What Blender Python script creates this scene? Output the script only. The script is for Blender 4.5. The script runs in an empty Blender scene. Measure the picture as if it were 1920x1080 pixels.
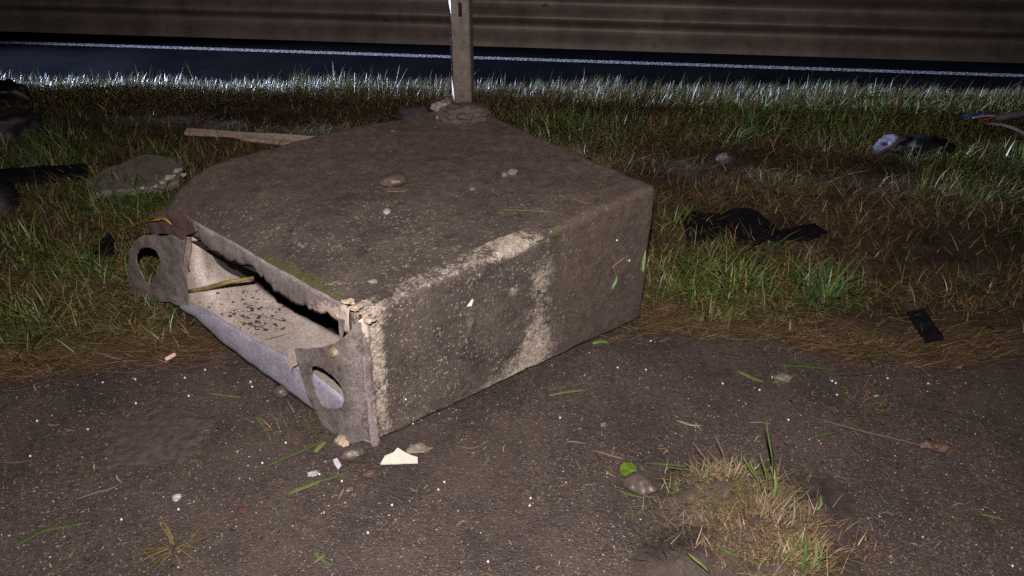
import bpy, bmesh, math, random
import numpy as np
from mathutils import Vector, Matrix, noise as mnoise
from mathutils.geometry import delaunay_2d_cdt

# ------------------------------------------------------------------ camera, world, lights, exposure
sc = bpy.context.scene
CAM_H, PITCH, FPX = 1.5, math.radians(31.5), 1507.0
cam_d = bpy.data.cameras.new('camera')
cam = bpy.data.objects.new('camera', cam_d)
sc.collection.objects.link(cam)
cam.location = (0, 0, CAM_H)
cam.rotation_euler = (math.pi / 2 - PITCH, 0, 0)
cam_d.sensor_width = 36.0
cam_d.lens = 36.0 * FPX / 1920.0
cam_d.clip_start = 0.02
cam_d.clip_end = 600.0
sc.camera = cam
sc.render.resolution_x, sc.render.resolution_y = 1024, 576

world = bpy.data.worlds.new('World')
sc.world = world
world.use_nodes = True
wn = world.node_tree
sky = wn.nodes.new('ShaderNodeTexSky')
sky.sky_type = 'NISHITA'
sky.sun_disc = False
sky.sun_elevation = math.radians(-6.0)      # night
sky.sun_rotation = math.radians(200)
bg = wn.nodes['Background']
wn.links.new(sky.outputs[0], bg.inputs[0])
bg.inputs[1].default_value = 0.015

# the photographer's flash, just above the lens
fl = bpy.data.lights.new('camera_flash', 'SPOT')
fl.energy = 500.0
fl.color = (1.0, 0.87, 0.83)
fl.spot_size = math.radians(112)
fl.spot_blend = 1.0
fl.shadow_soft_size = 0.018
flo = bpy.data.objects.new('camera_flash', fl)
sc.collection.objects.link(flo)
flo.location = (-0.02, -0.02, CAM_H + 0.25)
flo.rotation_euler = (Vector((-0.10, 1.9, 0.1)) - flo.location).to_track_quat('-Z', 'Y').to_euler()

# headlight of a car standing on the road behind the guardrail, out of frame on the left
hl = bpy.data.lights.new('car_headlight', 'SPOT')
hl.energy = 33000.0
hl.color = (0.55, 0.66, 1.0)
hl.spot_size = math.radians(14.5)
hl.spot_blend = 0.8
hl.shadow_soft_size = 0.05
hlo = bpy.data.objects.new('car_headlight', hl)
sc.collection.objects.link(hlo)

vs = sc.view_settings
vs.view_transform = 'Standard'
vs.look = 'None'
vs.exposure = 0.0
vs.gamma = 1.0
vs.use_curve_mapping = False
sc.cycles.use_denoising = False
sc.cycles.max_bounces = 5

random.seed(7)
rng = np.random.default_rng(11)
C = sc.collection
CP, SP = math.cos(PITCH), math.sin(PITCH)

# ------------------------------------------------------------------ helpers: measuring points of the place
def ray(u, v):
    x = (u - 960.0) / FPX
    d = (v - 540.0) / FPX
    return Vector((x, CP - d * SP, -SP - d * CP))
def P(u, v, z=0.0):                       # point on the level plane at height z
    r = ray(u, v)
    t = (z - CAM_H) / r.z
    return Vector((r.x * t, r.y * t, z))
RAILS = -0.118                             # plan slope of road, rail and line
RDIR = Vector((1, RAILS, 0)).normalized()
RNRM = Vector((-RDIR.y, RDIR.x, 0))       # away from the camera, over the road
RY0 = 4.52                                # rail plane where X = -0.3
def rail_y(x, off=0.0):
    return RY0 + RAILS * (x + 0.3) + off
def R(u, v, off=0.0):                     # point on the rail's vertical plane
    r = ray(u, v)
    t = (RY0 + off + RAILS * 0.3) / (r.y - RAILS * r.x)
    return Vector((0, 0, CAM_H)) + r * t
FN = Vector((-0.639, -0.769, 0)).normalized()      # outward normal of the block's end face
FS = Vector((-0.769, 0.639, 0)).normalized()       # along the end face, away from the near corner
F0 = Vector((-0.361, 1.633, 0))
def F(u, v, n=0.0):                       # point on the end-face plane pushed out by n
    r = ray(u, v)
    o = Vector((0, 0, CAM_H))
    t = (F0 + FN * n - o).dot(FN) / r.dot(FN)
    return o + r * t

def vnoise(x, y, seed=0):
    xi, yi = np.floor(x).astype(np.int64), np.floor(y).astype(np.int64)
    fx, fy = x - xi, y - yi
    fx, fy = fx * fx * (3 - 2 * fx), fy * fy * (3 - 2 * fy)
    def h(a, b):
        n = (a * 374761393 + b * 668265263 + seed * 1442695041) & 0xffffffff
        n = ((n ^ (n >> 13)) * 1274126177) & 0xffffffff
        return ((n ^ (n >> 16)) & 0xffff) / 65535.0
    return (h(xi, yi) * (1 - fx) + h(xi + 1, yi) * fx) * (1 - fy) + (h(xi, yi + 1) * (1 - fx) + h(xi + 1, yi + 1) * fx) * fy
def fnoise(x, y, seed=0, octv=4):
    x, y = np.asarray(x, float), np.asarray(y, float)
    s, a, f = 0.0, 0.5, 1.0
    for k in range(octv):
        s = s + a * vnoise(x * f + 13.7 * k, y * f - 7.1 * k, seed + k)
        a *= 0.5; f *= 2.03
    return s / (1 - 0.5 ** octv)

# ------------------------------------------------------------------ helpers: materials
MATS = {}
def new_mat(name):
    m = bpy.data.materials.new(name)
    m.use_nodes = True
    nt = m.node_tree
    return m, nt, nt.nodes['Principled BSDF']
def node(nt, typ, **kw):
    n = nt.nodes.new(typ)
    for k, v in kw.items():
        if hasattr(n, k):
            setattr(n, k, v)
        else:
            n.inputs[k].default_value = v
    return n
def ramp(nt, src, stops):
    r = nt.nodes.new('ShaderNodeValToRGB')
    el = r.color_ramp.elements
    while len(el) < len(stops):
        el.new(0.5)
    for e, (p, c) in zip(el, stops):
        e.position = p
        e.color = (c, c, c, 1) if isinstance(c, (int, float)) else (*c, 1)
    nt.links.new(src, r.inputs[0])
    return r.outputs[0]
def mix(nt, fac, a, b, mode='MIX'):
    m = nt.nodes.new('ShaderNodeMix')
    m.data_type = 'RGBA'
    m.blend_type = mode
    for sock, val in ((m.inputs[0], fac), (m.inputs[6], a), (m.inputs[7], b)):
        if isinstance(val, bpy.types.NodeSocket):
            nt.links.new(val, sock)
        elif isinstance(val, (int, float)):
            sock.default_value = val if sock == m.inputs[0] else (val, val, val, 1)
        else:
            sock.default_value = (*val, 1)
    return m.outputs[2]
def mth(nt, op, a, b=0.0, clamp=False):
    m = nt.nodes.new('ShaderNodeMath')
    m.operation = op
    m.use_clamp = clamp
    for i, val in enumerate((a, b)):
        if isinstance(val, bpy.types.NodeSocket):
            nt.links.new(val, m.inputs[i])
        else:
            m.inputs[i].default_value = val
    return m.outputs[0]
def coords(nt):
    return nt.nodes.new('ShaderNodeNewGeometry').outputs['Position']
def tex(nt, vec, scale, detail=4, rough=0.55):
    n = node(nt, 'ShaderNodeTexNoise')
    n.inputs['Scale'].default_value = scale
    n.inputs['Detail'].default_value = detail
    n.inputs['Roughness'].default_value = rough
    nt.links.new(vec, n.inputs['Vector'])
    return n.outputs[0]
def vor(nt, vec, scale, feature='F1', out='Distance'):
    n = nt.nodes.new('ShaderNodeTexVoronoi')
    n.feature = feature
    n.inputs['Scale'].default_value = scale
    nt.links.new(vec, n.inputs['Vector'])
    return n.outputs[out]
def bump(nt, bsdf, h, strength, dist):
    b = nt.nodes.new('ShaderNodeBump')
    b.inputs['Strength'].default_value = strength
    b.inputs['Distance'].default_value = dist
    nt.links.new(h, b.inputs['Height'])
    nt.links.new(b.outputs[0], bsdf.inputs['Normal'])
def simple(name, a, b, scale=30, rough=0.6, metal=0.0, bmp=0.3, spec=0.4, bscale=None):
    if name in MATS:
        return MATS[name]
    m, nt, bs = new_mat(name)
    v = coords(nt)
    n1 = tex(nt, v, scale, 5, 0.6)
    nt.links.new(mix(nt, ramp(nt, n1, [(0.32, 0.0), (0.68, 1.0)]), a, b), bs.inputs['Base Color'])
    n2 = tex(nt, v, bscale or scale * 5, 4, 0.6)
    nt.links.new(ramp(nt, n2, [(0.3, max(0.05, rough - 0.15)), (0.7, min(1, rough + 0.15))]), bs.inputs['Roughness'])
    bs.inputs['Metallic'].default_value = metal
    bs.inputs['Specular IOR Level'].default_value = spec
    if bmp:
        bump(nt, bs, n2, bmp, 0.004)
    MATS[name] = m
    return m

# asphalt under the block: fine aggregate, mud film, wet sparkle
def mat_asphalt():
    m, nt, bs = new_mat('asphalt')
    v = coords(nt)
    cell = vor(nt, v, 170, 'F1', 'Color')
    dist = vor(nt, v, 170)
    sep = nt.nodes.new('ShaderNodeSeparateColor'); nt.links.new(cell, sep.inputs[0])
    base = mix(nt, ramp(nt, tex(nt, v, 3.0, 6, 0.65), [(0.35, 0.0), (0.65, 1.0)]), (0.040, 0.029, 0.0250), (0.078, 0.056, 0.046))
    grain = mix(nt, ramp(nt, sep.outputs[0], [(0.0, 0.0), (1.0, 1.0)]), (0.023, 0.0185, 0.0175), (0.105, 0.083, 0.072))
    col = mix(nt, 0.55, base, grain)
    pale = mth(nt, 'MULTIPLY', ramp(nt, sep.outputs[1], [(0.87, 0.0), (0.90, 1.0)]), ramp(nt, dist, [(0.34, 1.0), (0.55, 0.0)]))
    col = mix(nt, mth(nt, 'MULTIPLY', pale, 0.65), col, mix(nt, sep.outputs[2], (0.15, 0.115, 0.09), (0.25, 0.23, 0.215)))
    mud = ramp(nt, tex(nt, v, 2.3, 8, 0.7), [(0.48, 0.0), (0.62, 1.0)])
    col = mix(nt, ramp(nt, tex(nt, v, 4.5, 6, 0.7), [(0.40, 0.55), (0.60, 0.0)]), col, (0.020, 0.017, 0.017))
    mud2 = mth(nt, 'MULTIPLY', mud, ramp(nt, tex(nt, v, 60, 3, 0.6), [(0.35, 0.25), (0.6, 0.85)]))
    col = mix(nt, mud2, col, (0.062, 0.047, 0.041))
    nt.links.new(col, bs.inputs['Base Color'])
    nt.links.new(ramp(nt, tex(nt, v, 45, 4, 0.6), [(0.35, 0.42), (0.65, 0.78)]), bs.inputs['Roughness'])
    bs.inputs['Specular IOR Level'].default_value = 0.45
    h = mth(nt, 'ADD', mth(nt, 'MULTIPLY', ramp(nt, dist, [(0.0, 1.0), (0.55, 0.0)]), 0.6), mth(nt, 'MULTIPLY', tex(nt, v, 500, 3), 0.5))
    bump(nt, bs, h, 0.9, 0.0035)
    return m
MATS['asphalt'] = mat_asphalt()

def mat_road():
    m, nt, bs = new_mat('road_asphalt')
    v = coords(nt)
    dist = vor(nt, v, 120)
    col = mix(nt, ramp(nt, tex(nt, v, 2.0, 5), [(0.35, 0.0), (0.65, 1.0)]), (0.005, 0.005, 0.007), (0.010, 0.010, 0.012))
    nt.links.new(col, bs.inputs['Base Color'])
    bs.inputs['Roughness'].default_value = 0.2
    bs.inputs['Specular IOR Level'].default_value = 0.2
    bump(nt, bs, mth(nt, 'ADD', dist, tex(nt, v, 300, 3)), 0.06, 0.002)
    return m
MATS['road'] = mat_road()

def mat_paint():
    m, nt, bs = new_mat('line_paint')
    v = coords(nt)
    n = tex(nt, v, 60, 5, 0.7)
    col = mix(nt, ramp(nt, n, [(0.45, 0.0), (0.60, 1.0)]), (0.03, 0.03, 0.033), (0.50, 0.50, 0.50))
    nt.links.new(col, bs.inputs['Base Color'])
    bs.inputs['Roughness'].default_value = 0.55
    bump(nt, bs, tex(nt, v, 120, 3), 1.0, 0.012)
    return m
MATS['paint'] = mat_paint()

def mat_soil():
    m, nt, bs = new_mat('verge_soil')
    v = coords(nt)
    col = mix(nt, ramp(nt, tex(nt, v, 9, 6, 0.65), [(0.35, 0.0), (0.65, 1.0)]), (0.024, 0.017, 0.013), (0.068, 0.047, 0.036))
    nt.links.new(col, bs.inputs['Base Color'])
    bs.inputs['Roughness'].default_value = 0.95
    bs.inputs['Specular IOR Level'].default_value = 0.1
    bump(nt, bs, tex(nt, v, 120, 5, 0.7), 0.8, 0.01)
    return m
MATS['soil'] = mat_soil()

def mat_blade(name='grass_leaf', rough=0.42):
    m, nt, bs = new_mat(name)
    a = nt.nodes.new('ShaderNodeAttribute'); a.attribute_name = 'tint'
    nt.links.new(a.outputs['Color'], bs.inputs['Base Color'])
    bs.inputs['Roughness'].default_value = rough
    bs.inputs['Specular IOR Level'].default_value = 0.5
    tr = nt.nodes.new('ShaderNodeBsdfTranslucent')
    nt.links.new(a.outputs['Color'], tr.inputs[0])
    ms = nt.nodes.new('ShaderNodeMixShader'); ms.inputs[0].default_value = 0.25
    nt.links.new(bs.outputs[0], ms.inputs[1]); nt.links.new(tr.outputs[0], ms.inputs[2])
    nt.links.new(ms.outputs[0], nt.nodes['Material Output'].inputs[0])
    return m
MATS['blade'] = mat_blade()

def mat_grit():
    m, nt, bs = new_mat('grit')
    a = nt.nodes.new('ShaderNodeAttribute'); a.attribute_name = 'tint'
    nt.links.new(a.outputs['Color'], bs.inputs['Base Color'])
    bs.inputs['Roughness'].default_value = 0.5
    return m
MATS['grit'] = mat_grit()

# weathered concrete with mud, moss and bare patches (their outlines come from attributes on the mesh)
def mat_concrete():
    m, nt, bs = new_mat('weathered_concrete')
    v = coords(nt)
    def at(n):
        a = nt.nodes.new('ShaderNodeAttribute'); a.attribute_name = n
        return a.outputs['Fac']
    rag = tex(nt, v, 38, 7, 0.72)
    rag2 = tex(nt, v, 140, 4, 0.7)
    ragged = mth(nt, 'ADD', mth(nt, 'MULTIPLY', rag, 0.75), mth(nt, 'MULTIPLY', rag2, 0.45))
    wv = nt.nodes.new('ShaderNodeVectorMath'); wv.operation = 'ADD'
    wn_ = nt.nodes.new('ShaderNodeTexNoise'); wn_.inputs['Scale'].default_value = 120; nt.links.new(v, wn_.inputs['Vector'])
    sc_ = nt.nodes.new('ShaderNodeVectorMath'); sc_.operation = 'SCALE'; sc_.inputs['Scale'].default_value = 0.008
    nt.links.new(wn_.outputs[1], sc_.inputs[0]); nt.links.new(v, wv.inputs[0]); nt.links.new(sc_.outputs[0], wv.inputs[1])
    wvec = wv.outputs[0]
    cell = vor(nt, wvec, 150, 'F1', 'Color'); dist = vor(nt, wvec, 150)
    sep = nt.nodes.new('ShaderNodeSeparateColor'); nt.links.new(cell, sep.inputs[0])
    cell2 = vor(nt, wvec, 75, 'F1', 'Color'); dist2 = vor(nt, wvec, 75)
    sep2 = nt.nodes.new('ShaderNodeSeparateColor'); nt.links.new(cell2, sep2.inputs[0])
    # lichen-dark weathered skin
    skin = mix(nt, ramp(nt, tex(nt, v, 13, 8, 0.74), [(0.36, 0.0), (0.64, 1.0)]), (0.026, 0.023, 0.022), (0.122, 0.105, 0.090))
    blot = ramp(nt, tex(nt, v, 6.5, 7, 0.68), [(0.42, 0.0), (0.58, 1.0)])
    skin = mix(nt, mth(nt, 'MULTIPLY', blot, 0.62), skin, (0.030, 0.026, 0.025))
    skin = mix(nt, mth(nt, 'MULTIPLY', ramp(nt, rag2, [(0.45, 0.0), (0.62, 1.0)]), 0.6), skin, (0.040, 0.034, 0.032))
    skin = mix(nt, mth(nt, 'MULTIPLY', sep.outputs[2], 0.45), skin, mix(nt, 1.0, skin, (1.9, 1.8, 1.65), 'MULTIPLY'))
    fleck = mth(nt, 'MULTIPLY', ramp(nt, sep.outputs[0], [(0.72, 0.0), (0.80, 1.0)]), ramp(nt, dist, [(0.25, 1.0), (0.55, 0.0)]))
    fleck2 = mth(nt, 'MULTIPLY', ramp(nt, sep2.outputs[0], [(0.86, 0.0), (0.90, 1.0)]), ramp(nt, dist2, [(0.15, 1.0), (0.42, 0.0)]))
    fleck = mth(nt, 'MAXIMUM', fleck, fleck2)
    fleck = mth(nt, 'MULTIPLY', fleck, ramp(nt, tex(nt, v, 9, 6, 0.7), [(0.40, 0.10), (0.62, 1.0)]))
    skin = mix(nt, mth(nt, 'MULTIPLY', fleck, 0.9), skin, mix(nt, sep.outputs[1], (0.22, 0.175, 0.10), (0.42, 0.38, 0.32)))
    # bare pale concrete
    pale = mix(nt, ramp(nt, tex(nt, v, 70, 5, 0.7), [(0.35, 0.0), (0.65, 1.0)]), (0.17, 0.145, 0.12), (0.42, 0.375, 0.315))
    cf = ramp(nt, mth(nt, 'ADD', at('bare'), mth(nt, 'MULTIPLY', mth(nt, 'SUBTRACT', ragged, 0.60), 2.2)), [(0.44, 0.0), (0.80, 1.0)])
    col = mix(nt, cf, skin, pale)
    # smeared mud
    mud = mix(nt, ramp(nt, tex(nt, v, 28, 9, 0.75), [(0.36, 0.0), (0.64, 1.0)]), (0.043, 0.032, 0.028), (0.094, 0.071, 0.060))
    mud = mix(nt, 1.0, mud, ramp(nt, tex(nt, v, 260, 4, 0.75), [(0.36, 0.60), (0.64, 1.38)]), 'MULTIPLY')
    mud = mix(nt, mth(nt, 'MULTIPLY', mth(nt, 'MAXIMUM', mth(nt, 'MULTIPLY', fleck2, 0.8), mth(nt, 'MULTIPLY', ramp(nt, sep.outputs[1], [(0.90, 0.0), (0.95, 1.0)]), ramp(nt, dist, [(0.25, 1.0), (0.5, 0.0)]))), ramp(nt, tex(nt, v, 8, 5, 0.7), [(0.40, 0.1), (0.60, 0.8)])), mud, (0.20, 0.165, 0.135))
    mf = ramp(nt, mth(nt, 'ADD', at('mud'), mth(nt, 'MULTIPLY', mth(nt, 'SUBTRACT', ragged, 0.60), 2.0)), [(0.32, 0.0), (0.75, 1.0)])
    col = mix(nt, mth(nt, 'MULTIPLY', mf, 0.88), col, mud)
    mosscol = mix(nt, rag2, (0.030, 0.038, 0.010), (0.115, 0.115, 0.035))
    gf = ramp(nt, mth(nt, 'ADD', at('moss'), mth(nt, 'SUBTRACT', ragged, 0.60)), [(0.45, 0.0), (0.62, 1.0)])
    col = mix(nt, mth(nt, 'MULTIPLY', gf, 0.8), col, mosscol)
    nt.links.new(col, bs.inputs['Base Color'])
    nt.links.new(ramp(nt, rag2, [(0.35, 0.55), (0.65, 0.9)]), bs.inputs['Roughness'])
    bs.inputs['Specular IOR Level'].default_value = 0.35
    rougher = mth(nt, 'SUBTRACT', 1.0, mth(nt, 'MULTIPLY', mf, 0.35))
    h = mth(nt, 'MULTIPLY', mth(nt, 'ADD', mth(nt, 'MULTIPLY', ramp(nt, dist, [(0.0, 1.0), (0.5, 0.0)]), 0.5), mth(nt, 'ADD', rag, mth(nt, 'MULTIPLY', rag2, 0.8))), rougher)
    bump(nt, bs, h, 0.75, 0.0045)
    return m
MATS['concrete'] = mat_concrete()

def mat_metal(name, a, b, dirt, metal=0.35, rough=0.55, dirt_amt=(0.48, 0.66), scratch=None):
    m, nt, bs = new_mat(name)
    v = coords(nt)
    col = mix(nt, ramp(nt, tex(nt, v, 14, 6, 0.65), [(0.35, 0.0), (0.65, 1.0)]), a, b)
    d = ramp(nt, mth(nt, 'ADD', mth(nt, 'MULTIPLY', tex(nt, v, 22, 7, 0.72), 0.7), mth(nt, 'MULTIPLY', tex(nt, v, 150, 3), 0.3)), [(dirt_amt[0], 0.0), (dirt_amt[1], 1.0)])
    col = mix(nt, d, col, dirt)
    fine = ramp(nt, tex(nt, v, 210, 4, 0.75), [(0.36, 0.62), (0.64, 1.35)])
    col = mix(nt, 1.0, col, fine, 'MULTIPLY')
    mpp = nt.nodes.new('ShaderNodeMapping'); mpp.inputs['Scale'].default_value = (1.0, 1.0, 0.18); mpp.inputs['Rotation'].default_value = (0.3, 0.2, 0.0)
    nt.links.new(v, mpp.inputs[0])
    scr = ramp(nt, tex(nt, mpp.outputs[0], 170, 3, 0.6), [(0.66, 0.0), (0.71, 1.0)])
    col = mix(nt, mth(nt, 'MULTIPLY', scr, 0.45), col, tuple(min(0.6, c * 2.0) for c in b))
    if scratch:
        at = nt.nodes.new('ShaderNodeAttribute'); at.attribute_name = 'bare'
        s = ramp(nt, mth(nt, 'ADD', at.outputs['Fac'], mth(nt, 'SUBTRACT', tex(nt, v, 55, 6, 0.75), 0.5)), [(0.45, 0.0), (0.58, 1.0)])
        col = mix(nt, s, col, mix(nt, ramp(nt, tex(nt, v, 90, 3), [(0.4, 0.0), (0.6, 1.0)]), scratch, tuple(c * 1.25 for c in scratch)))
    nt.links.new(col, bs.inputs['Base Color'])
    bs.inputs['Metallic'].default_value = metal
    nt.links.new(ramp(nt, tex(nt, v, 60, 5), [(0.3, rough - 0.12), (0.7, rough + 0.2)]), bs.inputs['Roughness'])
    bump(nt, bs, tex(nt, v, 90, 5, 0.65), 0.35, 0.004)
    return m
MATS['zinc'] = mat_metal('dull_zinc', (0.14, 0.122, 0.120), (0.27, 0.245, 0.235), (0.078, 0.058, 0.050), 0.25, 0.6)
MATS['zinc_torn'] = mat_metal('torn_zinc', (0.16, 0.14, 0.142), (0.30, 0.27, 0.265), (0.095, 0.072, 0.066), 0.15, 0.62, (0.5, 0.7), (0.52, 0.44, 0.38))
MATS['zinc_bluelit'] = mat_metal('blue_lit_zinc', (0.24, 0.24, 0.30), (0.36, 0.36, 0.44), (0.14, 0.115, 0.11), 0.2, 0.5, (0.55, 0.75))  # zinc grey with the blue light on the lower lip put into its colour
MATS['tray'] = mat_metal('beige_tray', (0.33, 0.29, 0.26), (0.45, 0.40, 0.36), (0.21, 0.175, 0.15), 0.0, 0.7, (0.50, 0.72))
MATS['galv'] = mat_metal('galvanised_steel', (0.20, 0.17, 0.15), (0.29, 0.25, 0.22), (0.11, 0.08, 0.065), 0.35, 0.5, (0.50, 0.72))
def mat_rail():
    m, nt, bs = new_mat('guardrail_zinc')
    v = coords(nt)
    mp = nt.nodes.new('ShaderNodeMapping'); mp.inputs['Scale'].default_value = (1.0, 1.0, 0.25)
    nt.links.new(v, mp.inputs[0])
    col = mix(nt, ramp(nt, tex(nt, mp.outputs[0], 5, 6, 0.7), [(0.35, 0.0), (0.65, 1.0)]), (0.058, 0.047, 0.041), (0.115, 0.094, 0.083))
    drip = ramp(nt, tex(nt, mp.outputs[0], 13, 4, 0.6), [(0.60, 0.0), (0.72, 1.0)])
    col = mix(nt, mth(nt, 'MULTIPLY', drip, 0.7), col, (0.06, 0.035, 0.022))
    nt.links.new(col, bs.inputs['Base Color'])
    bs.inputs['Metallic'].default_value = 0.2
    bs.inputs['Roughness'].default_value = 0.6
    bump(nt, bs, tex(nt, v, 130, 3), 0.15, 0.003)
    return m
MATS['rail'] = mat_rail()
BLK = simple('black_plastic', (0.003, 0.003, 0.004), (0.008, 0.007, 0.010), 25, 0.45, 0, 0.6, 0.35)
DRK = simple('charred_plastic', (0.004, 0.004, 0.006), (0.014, 0.011, 0.016), 18, 0.6, 0, 0.6)
WOOD = simple('split_wood', (0.27, 0.20, 0.155), (0.42, 0.33, 0.26), 60, 0.7, 0, 0.6)
STONE = simple('wet_stone', (0.050, 0.040, 0.033), (0.090, 0.074, 0.062), 25, 0.45, 0, 0.3)
STONE2 = simple('pale_stone', (0.085, 0.070, 0.058), (0.16, 0.135, 0.115), 40, 0.55, 0, 0.4)
STONE3 = simple('brown_stone', (0.060, 0.040, 0.031), (0.105, 0.072, 0.056), 40, 0.5, 0, 0.4)
CHIP = simple('concrete_chip', (0.13, 0.11, 0.09), (0.26, 0.22, 0.18), 90, 0.85, 0, 0.8)
WHITE = simple('white_plastic', (0.50, 0.48, 0.42), (0.58, 0.57, 0.50), 40, 0.4, 0, 0.1)
MUD = simple('wet_mud', (0.030, 0.023, 0.020), (0.054, 0.041, 0.036), 30, 0.7, 0, 0.9)
GREY = simple('grey_cloth', (0.030, 0.028, 0.040), (0.060, 0.055, 0.075), 30, 0.7, 0, 0.6)

# ------------------------------------------------------------------ helpers: objects
def tag(o, label, cat, group=None):
    o['label'] = label; o['category'] = cat
    if group:
        o['group'] = group
    return o
def structure(o):
    o['kind'] = 'structure'; return o
def stuff(o, label=None, cat=None):
    o['kind'] = 'stuff'
    if label:
        o['label'] = label
    if cat:
        o['category'] = cat
    return o
def empty(name, loc, label, cat, group=None):
    o = bpy.data.objects.new(name, None)
    o.empty_display_size = 0.05
    C.objects.link(o); o.location = loc
    return tag(o, label, cat, group)
def link(name, me, mat, parent=None, origin=None, smooth=True):
    o = bpy.data.objects.new(name, me)
    C.objects.link(o)
    if mat:
        me.materials.clear(); me.materials.append(mat)
    if smooth:
        me.polygons.foreach_set('use_smooth', [True] * len(me.polygons))
    org = Vector(parent.matrix_basis.translation) if parent else Vector(origin or (0, 0, 0))
    if parent and parent.parent:
        org = org + parent.parent.matrix_basis.translation
    if org.length:
        me.transform(Matrix.Translation(-org))
    if parent:
        o.parent = parent
    else:
        o.location = org
    return o
def mesh_obj(name, verts, faces, mat, parent=None, origin=None, smooth=True):
    me = bpy.data.meshes.new(name)
    me.from_pydata([tuple(v) for v in verts], [], faces)
    me.update()
    return link(name, me, mat, parent, origin, smooth)
def bm_obj(name, bm, mat, parent=None, origin=None, smooth=True):
    me = bpy.data.meshes.new(name)
    bmesh.ops.recalc_face_normals(bm, faces=bm.faces)
    bm.to_mesh(me); bm.free()
    return link(name, me, mat, parent, origin, smooth)
def rough_line(pts, amp, step, seed=0, closed=False):
    """polyline in picture-measured units with ragged in-between points"""
    out = []
    rr = random.Random(seed)
    n = len(pts)
    for i in range(n if closed else n - 1):
        a, b = Vector(pts[i]), Vector(pts[(i + 1) % n])
        k = max(1, int((b - a).length / step))
        d = (b - a).normalized() if (b - a).length > 0 else Vector((1, 0))
        nn = Vector((-d.y, d.x))
        for j in range(k):
            p = a.lerp(b, j / k)
            if j:
                p = p + nn * (rr.uniform(-amp, amp) * (0.15 + 1.5 * rr.random() ** 2) + amp * 0.9 * mnoise.noise(Vector((p.x * 0.06, p.y * 0.06, seed))))
            out.append(p)
    if not closed:
        out.append(Vector(pts[-1]))
    return out
def plate(name, outer, holes, fn, thick, mat, parent=None, dent=0.0, cuts=0, origin=None, back=None):
    """a sheet of real thickness with holes; fn turns an outline point into a place, back is the thickness direction"""
    loops = [[Vector((p[0], p[1])) for p in L_] for L_ in [outer] + holes]
    pts = []; edges = []
    for L_ in loops:
        st = len(pts)
        pts += L_
        edges += [(st + i, st + (i + 1) % len(L_)) for i in range(len(L_))]
    def inside(p, L_):
        c_ = False
        for i in range(len(L_)):
            a, b = L_[i], L_[i - 1]
            if (a.y > p.y) != (b.y > p.y) and p.x < (b.x - a.x) * (p.y - a.y) / (b.y - a.y) + a.x:
                c_ = not c_
        return c_
    if cuts:
        xs_ = [p.x for p in loops[0]]; ys_ = [p.y for p in loops[0]]
        st = max(3.0, min(max(xs_) - min(xs_), max(ys_) - min(ys_)) / (8.0 * cuts))
        k = 0; yy = min(ys_) + st * 0.5
        while yy < max(ys_):
            xx = min(xs_) + (st * 0.5 if k % 2 else 0.0)
            while xx < max(xs_):
                p = Vector((xx, yy))
                if inside(p, loops[0]) and not any(inside(p, H) for H in loops[1:]) and min((p - q).length for q in pts[:len(edges)]) > st * 0.45:
                    pts.append(p)
                xx += st
            yy += st * 0.87; k += 1
    ov, oe, of, _, _, _ = delaunay_2d_cdt(pts, edges, [], 0, 1e-6)
    bm = bmesh.new()
    vf = [bm.verts.new(fn(p.x, p.y)) for p in ov]
    bk = back or FN
    for f_ in of:
        c_ = sum((ov[i] for i in f_), Vector((0, 0))) / len(f_)
        if inside(c_, loops[0]) and not any(inside(c_, H) for H in loops[1:]):
            try:
                bm.faces.new([vf[i] for i in f_])
            except ValueError:
                pass
    for v in [v for v in bm.verts if not v.link_faces]:
        bm.verts.remove(v)
    if dent:
        for v in bm.verts:
            v.co += bk * (mnoise.noise(v.co * 14.0) * dent + mnoise.noise(v.co * 45.0) * dent * 0.3)
    bmesh.ops.recalc_face_normals(bm, faces=bm.faces)
    geom = bmesh.ops.extrude_face_region(bm, geom=bm.faces[:])
    vs_ = [g for g in geom['geom'] if isinstance(g, bmesh.types.BMVert)]
    for v in vs_:
        v.co -= bk * thick
    o = bm_obj(name, bm, mat, parent, origin, smooth=True)
    o.data.set_sharp_from_angle(angle=0.6)
    return o
def ruled(name, A, B, nv, mat, parent=None, thick=0.003, shape=None, noise_amp=0.0, origin=None, attr=None):
    """sheet between two lines of places A and B (same count); shape(i, f) gives an offset vector"""
    n = len(A)
    V = []
    for i in range(n):
        for j in range(nv + 1):
            f = j / nv
            p = A[i].lerp(B[i], f)
            if shape:
                p = p + shape(i / (n - 1), f)
            if noise_amp:
                p = p + Vector((mnoise.noise(p * 16), mnoise.noise(p * 16 + Vector((9, 0, 0))), mnoise.noise(p * 16 + Vector((0, 9, 0))))) * noise_amp
            V.append(p)
    Fc = [(i * (nv + 1) + j, i * (nv + 1) + j + 1, (i + 1) * (nv + 1) + j + 1, (i + 1) * (nv + 1) + j) for i in range(n - 1) for j in range(nv)]
    o = mesh_obj(name, V, Fc, mat, parent, origin)
    if attr:
        a = o.data.attributes.new('bare', 'FLOAT', 'POINT')
        a.data.foreach_set('value', [attr(i // (nv + 1) / (n - 1), (i % (nv + 1)) / nv) for i in range(len(V))])
    md = o.modifiers.new('thickness', 'SOLIDIFY'); md.thickness = thick; md.offset = 0
    return o
def resample(pts, n):
    pts = [Vector(p) for p in pts]
    L = [0]
    for a, b in zip(pts, pts[1:]):
        L.append(L[-1] + (b - a).length)
    out = []
    for k in range(n):
        t = L[-1] * k / (n - 1)
        i = max(0, min(len(pts) - 2, next((j for j in range(len(L) - 1) if L[j + 1] >= t), len(pts) - 2)))
        s = (t - L[i]) / max(1e-9, L[i + 1] - L[i])
        out.append(pts[i].lerp(pts[i + 1], s))
    return out
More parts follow.
